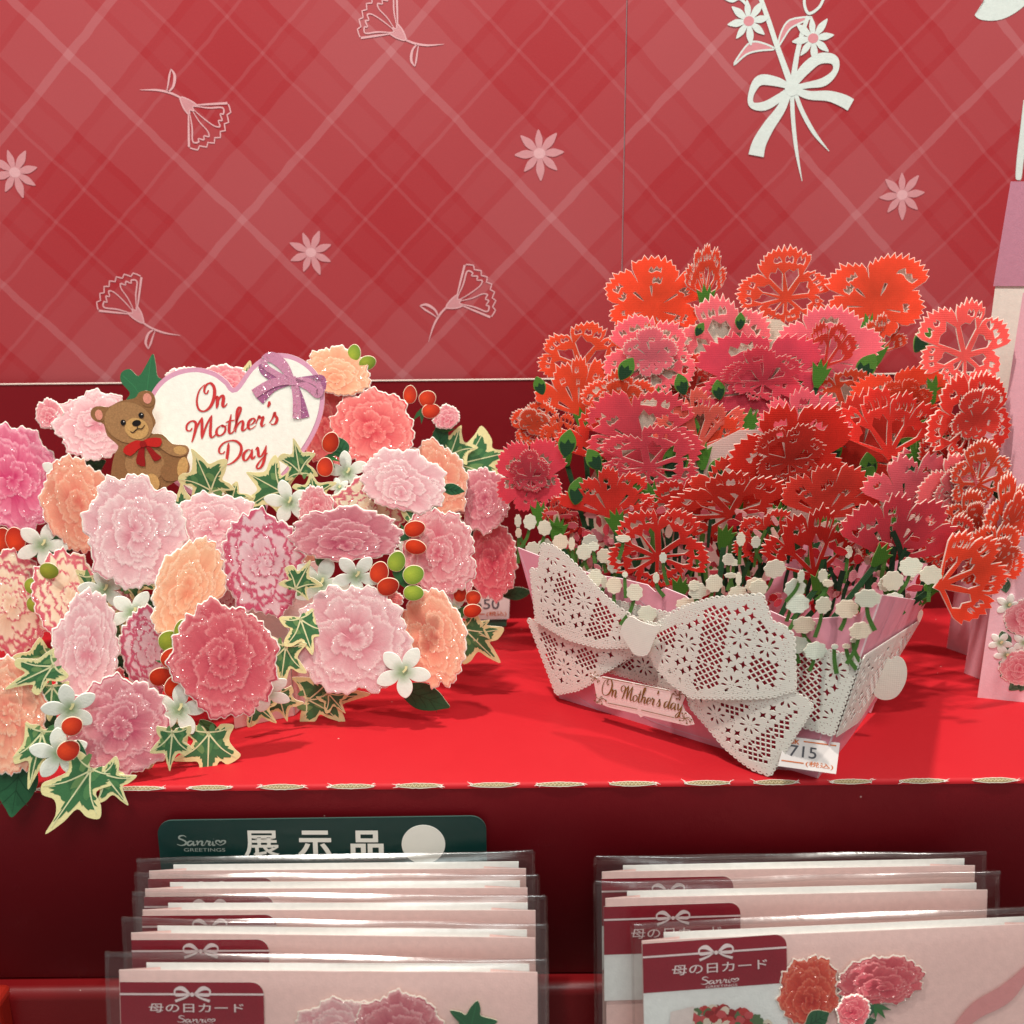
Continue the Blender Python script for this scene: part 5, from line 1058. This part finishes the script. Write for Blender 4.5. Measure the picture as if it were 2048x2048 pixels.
PKC, LAB = lin((248, 212, 206)), lin((150, 22, 44))
def packet(i, grp, label, tl, tr_, cl, cr, Y, yaw, lean, lab, text, motif=None):
    """film sleeve px corners tl/tr_, card corners cl/cr, label (x0, y0, x1) or None"""
    pl = Plane(at((cl[0] + cr[0]) / 2, (cl[1] + cr[1]) / 2, Y), yaw, lean); P = pl.uv
    H = .135
    r = thing('packaged_card', label, 'greeting card', pl.O - pl.ey * H, grp)
    a, b = P(*cl), P(*cr); sl = (b[1] - a[1]) / (b[0] - a[0])
    s = Sheet(); s.poly([(a[0], a[1] - H), (b[0], b[1] - H), b, a], PKC, 0, thick=.0006, edge=lin((252, 232, 226))); part('card_front', s, M_PRINT, r, pl.M())
    # the folded card gapes: back leaf bulges away, white insert between
    n = 24; s = Sheet(); W = b[0] - a[0]; vs = []
    for k in range(n + 1):
        t = k / n; x = a[0] + W * t; z = -.0012 - .0075 * math.sin(math.pi * min(1, t * 1.02)) ** .8; vs.append((x, a[1] + sl * W * t - .0004, z))
    n0 = len(s.v); s.v += vs + [(x, y - H, z) for x, y, z in vs]; s.c += [PKC] * (2 * (n + 1)); s.f += [(n0 + k, n0 + n + 1 + k, n0 + n + 2 + k, n0 + k + 1) for k in range(n)]
    # rounded fold closing the left side, seen as a pale crescent from above
    part('card_back', s, M_PRINT, r, pl.M())
    s = Sheet(); vs2 = [(x, y - .0006, 0.0) for x, y, z in vs]; s.v += vs2 + [(x, y - .0030, z) for x, y, z in vs]; s.c += [lin((240, 226, 220))] * (2 * (n + 1)); s.f += [(k, n + 1 + k, n + 2 + k, k + 1) for k in range(n)]
    part('paper_edge', s, M_PRINT, r, pl.M(-.0007))
    s = Sheet(); m = (a[0] + .012, b[0] - .004); s.poly([(m[0], a[1] - H), (m[1], b[1] - H), (m[1], b[1] + .0022), (m[0], a[1] + .0016)], lin((240, 240, 236)), -.0040, thick=.0004); part('insert', s, M_PRINT, r, pl.M())
    if lab:
        x0, y0, x1, hgt = lab; q0, q1 = P(x0, y0), P(x1, y0); s = Sheet(); hl = .052
        lo = rrect(q0[0], q0[1] - hl, q1[0], q0[1], .006, 6, (1, 0, 0, 0)); s.poly(lo, lin((238, 240, 238)), .0008, thick=.0003, edge=WHITE)
        hh = P(x0, y0)[1] - P(x0, hgt)[1]; s.poly(rrect(q0[0], q0[1] - hh, q1[0], q0[1], .006, 6, (1, 0, 0, 0)), LAB, .0009)
        lb = part('label', s, M_PRINT, r, pl.M())
        s = Sheet(); W2 = q1[0] - q0[0]; yr = q0[1] - hh * .27; cx = q0[0] + W2 * .505; wc = lin((244, 226, 226))
        s.stroke([(q0[0], yr, .0010), (cx - .002, yr, .0010)], wc, .0011); s.stroke([(cx + .002, yr, .0010), (q1[0], yr, .0010)], wc, .0011)
        for sg_ in (-1, 1):
            s.stroke([(cx + sg_ * x, yr + y, wd) for x, y, wd in ((.001, 0, .0008), (.005, .0030, .0022), (.0084, .0022, .0010), (.0082, -.0004, .0010), (.005, -.0002, .0016), (.001, 0, .0008))], wc, .0012, 5)
            s.stroke([(cx + sg_ * x, yr + y, wd) for x, y, wd in ((.001, 0, .0006), (.004, -.0018, .0010), (.0085, -.0034, .0014))], wc, .0012, 4)
        s.poly(ellipse(cx, yr, .0010, .0011, 10), wc, .0014)
        part('ribbon_print', s, M_PRINT, lb, pl.M())
        if text:
            s = Sheet(); yt = q0[1] - hh * .68; font_text(s, '母の日カード', (q0[0] + W2 * .20, yt), (q0[0] + W2 * .86, yt), hh * .20, wc, .0012, .008)
            logo_h = hh * .15; yl = q0[1] - hh * .90
            lettering(s, 'Sanri<', (q0[0] + W2 * .40, yl), (q0[0] + W2 * .66, yl), logo_h, wc, .0012, .16, .05, .25)
            font_text(s, 'GREETINGS', (q0[0] + W2 * .43, yl - logo_h * .55), (q0[0] + W2 * .65, yl - logo_h * .55), logo_h * .32, wc, .0012)
            part('lettering', s, M_PRINT, lb, pl.M())
    if motif: motif(r, pl)
    # film sleeve: crinkled front and back sheets joined at the sides
    A, B = P(*tl), P(*tr_); g = random.Random(70 + i); p1, p2 = g.random() * 6, g.random() * 6
    n, m = 44, 16; vs, fs = [], []
    for side in (0, 1):
        for j in range(m + 1):
            for k in range(n + 1):
                t = k / n; f = (j / m) ** 1.7; x = A[0] + (B[0] - A[0]) * t; y = A[1] + (B[1] - A[1]) * t - (H + .012) * f
                cr_ = math.sin(math.pi * t) ** .35
                z = (.0024 * cr_ ** .3 if side == 0 else -.0110 * cr_) * (.35 + .65 * min(1, f * 8)) + .0006 * math.sin(17 * t + p1 + 5 * f) * math.sin(3.1 * t + p2) * cr_ - (.004 * (1 - cr_) if side else 0) - (.0055 * max(0, 1 - (H + .012) * f / .009) ** 2 * cr_ if side == 0 else 0)
                vs.append((x, y, z))
    for side in (0, 1):
        o0 = side * (m + 1) * (n + 1)
        for j in range(m):
            for k in range(n): q = o0 + j * (n + 1) + k; fs.append((q, q + n + 1, q + n + 2, q + 1))
    me = bpy.data.meshes.new('film_sleeve'); me.from_pydata(vs, [], fs); me.materials.append(M_FILM); me.polygons.foreach_set('use_smooth', [True] * len(me.polygons)); me.update()
    link('film_sleeve', me, r, pl.M())
    # welded top fold and side seam of the sleeve
    vs, fs = [], []; N = 80; prof = [(0, -.0012), (.0009, -.0003), (.0010, .0009), (.0002, .0016), (-.0010, .0012)]
    for k in range(N + 1):
        t = k / N; x = A[0] + (B[0] - A[0]) * t; y = A[1] + (B[1] - A[1]) * t + .0005 * math.sin(9 * t + p1); zz = .0016 * math.sin(math.pi * t) ** .4 + .0005 * math.sin(21 * t + p2) - .001
        vs += [(x, y + dy * 1.2, zz + dz) for dz, dy in prof]
    for k in range(N): fs += [(k * 5 + q, k * 5 + q + 1, k * 5 + q + 6, k * 5 + q + 5) for q in range(4)]
    for sx_, pt in ((-1, A), (1, B)):
        o0 = len(vs)
        for k in range(21):
            y = pt[1] - (H + .012) * k / 20; zz = -.004 + .0004 * math.sin(k * 1.3 + p1); vs += [(pt[0] - sx_ * .0004, y, zz), (pt[0] + sx_ * .0012, y, zz + .0006)]
        fs += [(o0 + 2 * k, o0 + 2 * k + 1, o0 + 2 * k + 3, o0 + 2 * k + 2) for k in range(20)]
    me = bpy.data.meshes.new('film_seam'); me.from_pydata(vs, [], fs); me.materials.append(M_SEAM); me.polygons.foreach_set('use_smooth', [True] * len(me.polygons)); me.update(); link('film_seam', me, r, pl.M())
    return r
def motif_left(r, pl):
    for k, (x, y, w_, h_, c) in enumerate(((690, 2062, 190, 90, 'pale'), (800, 2056, 170, 100, 'rose'))):
        u, v = pl.uv(x, y); kk = .50 / F_PX; s = carnation(c, w_ * kk, h_ * kk * 1.5, 900 + k, 0, .4); part('carnation_cutout', s, M_GLIT, r, pl.M(.0012 + .0006 * k, u, v), True)
    u, v = pl.uv(940, 2062); s = ivy(.016, .020, 5, 1.35, True, True); part('leaf_cutout', s, M_PRINT, r, pl.M(.0014, u, v))
def motif_right(r, pl):
    kk = .52 / F_PX
    # printed picture on the label: a heap of red carnations
    s = Sheet(); g = random.Random(3); cs = ((176, 40, 44), (196, 60, 60), (150, 30, 36), (204, 84, 88), (226, 214, 196), (92, 120, 80))
    for k in range(150):
        x = g.gauss(1430, 52); y = 2012 + ((x - 1430) / 100) ** 2 * 30 + abs(g.gauss(0, 30))
        if x < 1300 or x > 1555: continue
        u, v = pl.uv(x, y); s.poly([(u + a * g.uniform(.7, 1.2), v + b * g.uniform(.7, 1.2)) for a, b in ellipse(0, 0, 10 * kk, 9 * kk, 9)], lin(g.choice(cs)), .0011 + k * 1e-6)
    u, v = pl.uv(1360, 2035); s.poly([(u - .006, v - .005), (u + .006, v - .003), (u + .007, v + .006), (u - .005, v + .004)], lin((232, 218, 214)), .0013)
    part('picture_print', s, M_PRINT, r, pl.M())
    for k, (x, y, w_, h_, c) in enumerate(((1618, 1985, 120, 110, 'scarlet'), (1758, 1962, 172, 78, 'deep'))):
        u, v = pl.uv(x, y); s = carnation(c, w_ * kk, h_ * kk * 1.35, 950 + k, 0, .4); part('carnation_cutout', s, M_GLIT, r, pl.M(.0014 + .0006 * k, u, v), True)
    u, v = pl.uv(1702, 2018); s = carnation('deep', 64 * kk, 50 * kk * 1.3, 960, 0, 0); part('bud_cutout', s, M_GLIT, r, pl.M(.0026, u, v), True)
    u, v = pl.uv(1748, 2006); s = calyx(.016, .016, 3, -1.6, (64, 116, 70)); part('calyx_cutout', s, M_PRINT, r, pl.M(.0022, u, v))
    u, v = pl.uv(1690, 2052); s = leaf(.016, .010, 3, .2); part('leaf_cutout', s, M_PRINT, r, pl.M(.0022, u, v))
    u, v = pl.uv(1608, 2050); s = leaf(.014, .012, 6, .5); part('leaf_cutout', s, M_PRINT, r, pl.M(.0022, u, v))
    s = Sheet(); s.stroke([(*pl.uv(x, y), wd) for x, y, wd in ((1900, 2070, .004), (1950, 2020, .009), (2010, 1985, .010), (2060, 1930, .004))], lin((228, 160, 160)), .0009); part('ribbon_print', s, M_PRINT, r, pl.M())
GL, GR = 'packets racked on the left', 'packets racked on the right'
packet(0, GL, 'rearmost of five film-wrapped pink cards, directly before the dark green sign', (273, 1722), (1066, 1708), (298, 1742), (1052, 1737), .4805, 0, 10, (297, 1756, 548, 1830), False)
packet(1, GL, 'second packet from the green sign, film-wrapped pink card', (268, 1754), (1076, 1754), (290, 1778), (1055, 1776), .4660, 0, 10, (289, 1792, 548, 1866), False)
packet(2, GL, 'middle one of the five film-wrapped pink cards below the green sign', (264, 1792), (1091, 1798), (285, 1820), (1071, 1821), .4510, 0, 10, (285, 1830, 553, 1910), False)
packet(3, GL, 'second packet from the front left, its ribbon label half covered', (243, 1843), (1093, 1854), (262, 1866), (1070, 1876), .4350, -.5, 10, (264, 1878, 538, 1960), False)
packet(4, GL, 'frontmost left packet whose maroon label shows bow and characters', (209, 1910), (1093, 1928), (238, 1940), (1075, 1945), .4160, -1, 12, (241, 1962, 528, 2050), True, motif_left)
packet(5, GR, 'rearmost right packet, a pale pink card behind two others', (1193, 1718), (1974, 1708), (1204, 1744), (1950, 1731), .4800, 1, 10, (1203, 1756, 1466, 1850), False)
packet(6, GR, 'middle right packet with maroon label partly covered by the front one', (1192, 1770), (2001, 1746), (1211, 1797), (1975, 1780), .4620, 2, 10, (1207, 1812, 1480, 1908), True)
packet(7, GR, 'frontmost right packet with red carnation cutouts and lettered maroon label', (1268, 1852), (2110, 1818), (1284, 1882), (2108, 1846), .4380, 5, 12, (1284, 1886, 1572, 1985), True, motif_right)

# price tags
def price_tag(label, quad, Y, yaw, tilt, num, partial):
    pl = Plane(at(sum(q[0] for q in quad) / 4, sum(q[1] for q in quad) / 4, Y), yaw, tilt); P = pl.uv; r = thing('price_tag', label, 'price tag', pl.O)
    s = Sheet(); q = [P(*p) for p in quad]; s.poly(q, lin((236, 226, 222)), 0, thick=.0006, edge=WHITE); part('tag', s, M_SIGN, r, pl.M()); return r, pl, q
def bil(q, u, v):
    a, b, c, d = q; return tuple((a[i] * (1 - u) + b[i] * u) * (1 - v) + (d[i] * (1 - u) + c[i] * u) * v for i in (0, 1))
OR = lin((214, 108, 40)); GY = lin((86, 84, 90))
for label, quad, Y, yaw, tilt, num, nx in (('white price tag reading 715 at the foot of the lace basket', [(1572, 1472), (1680, 1486), (1672, 1548), (1556, 1532)], .4965, -4, 20, '715', (.14, .62)), ('white price tag reading 550 behind the carnation bouquet card', [(936, 1184), (1020, 1184), (1018, 1238), (934, 1240)], .735, 0, 8, '550', (.18, .76))):
    r, pl, q = price_tag(label, quad, Y, yaw, tilt, num, 0); s = Sheet(); H = math.dist(q[0], q[3])
    font_text(s, num, bil(q, nx[0], .62), bil(q, nx[1], .62), H * .36, GY, .0002, .004)
    font_text(s, '(税込)', bil(q, .46, .90), bil(q, .94, .90), H * .19, OR, .0002, .004)
    s.stroke([(*bil(q, .34, .10), .0006), (*bil(q, .94, .10), .0006)], OR, .0002); s.stroke([(*bil(q, .03, .80), .0006), (*bil(q, .42, .80), .0006)], OR, .0002)
    if num == '715': font_text(s, 'SK', bil(q, .12, .22), bil(q, .28, .22), H * .15, OR, .0002, .03)
    part('lettering', s, M_SIGN, r, pl.M())
    s = Sheet()
    if num == '550': s.poly([bil(q, .0, 1.0), bil(q, .96, 1.0), bil(q, .94, 1.28), bil(q, .0, 1.28)], lin((60, 116, 92)), -.0012, thick=.0010); part('holder', s, M_SIGN, r, pl.M())
    else: s.poly([bil(q, -.02, -.06), bil(q, 1.02, -.02), bil(q, 1.0, 1.03), bil(q, .62, 1.05), bil(q, .0, 1.12)], lin((220, 200, 204)), -.0012, thick=.0008); part('holder', s, M_FILM, r, pl.M())

# folded pale pink card at the right edge
PK1, PK2, MAUVE = lin((236, 178, 190)), lin((242, 196, 204)), lin((196, 136, 156))
b0, b1 = ground(1893, 1296), ground(1932, 1310)
r = thing('folded_card', 'tall pale pink folded card with printed roses at the right edge', 'greeting card', b0)
def upright(name, a, b, h0, h1, col, mat=M_PRINT, ext=1.0, off=0.0):
    e = a + (b - a) * ext; pl = Plane.axes(a, e - a, V((0, 0, 1))); L = (e - a).length; s = Sheet(); s.poly([(0, h0), (L, h0), (L, h1), (0, h1)], col, 0, thick=.0008, edge=lin((250, 226, 228))); return part(name, s, mat, r, pl.M(off)), pl
b2, b3, b4, b5 = ground(1928, 1346), ground(1958, 1358), ground(1955, 1395), ground(2060, 1406)
def folded(pts, a, b, col, dz=0.0):
    pl = Plane.axes(a, b - a, V((0, 0, 1))); s = Sheet(); s.poly(pl.uvs(pts), col, 0, thick=.0008, edge=lin((250, 226, 228))); part('panel', s, M_PRINT, r, pl.M(dz)); return pl
folded([(1893, 1296), (1990, 1330), (2062, 810), (1962, 810)], b0, b1, PK1); folded([(1962, 810), (2062, 810), (2092, 566), (1993, 566)], b0, b1, lin((236, 226, 214)), .001); folded([(1990, 572), (2092, 572), (2120, 363), (2025, 363)], b0, b1, MAUVE, .002)
folded([(1928, 1346), (2010, 1378), (2140, 585), (2046, 585)], b2, b3, PK1); fp_ = folded([(1955, 1395), (2080, 1408), (2130, 1080), (2002, 1070)], b4, b5, PK2)
for i, (x, y, k, sz) in enumerate(((2050, 1235, 'rose', 70), (2040, 1335, 'rose', 70), (2016, 1210, 'w', 46), (2000, 1285, 'w', 44), (2012, 1310, 'w', 44), (2003, 1262, 'g', 40), (2010, 1238, 'g', 44), (1997, 1325, 'g', 36), (2000, 1352, 'g', 36), (2018, 1380, 'g', 34), (2040, 1382, 'g', 34), (2012, 1185, 'g', 34), (2048, 1285, 'w', 44))):
    u, v = fp_.uv(x, y); kk = axdist(b4) / F_PX * sz
    if k == 'rose': s = carnation('pink', kk, kk, 700 + i); mm = M_PRINT
    elif k == 'w': s = star_flower(kk, kk, i, i); mm = M_PRINT
    else: s = leaf(kk, kk * .7, i, 2.6 + i * .5, (84, 122, 92)); mm = M_PRINT
    part({'rose': 'rose_print', 'w': 'blossom_print', 'g': 'leaf_print'}[k], s, mm, r, fp_.M(.0004 + (.0003 if k != 'g' else 0), u, v))
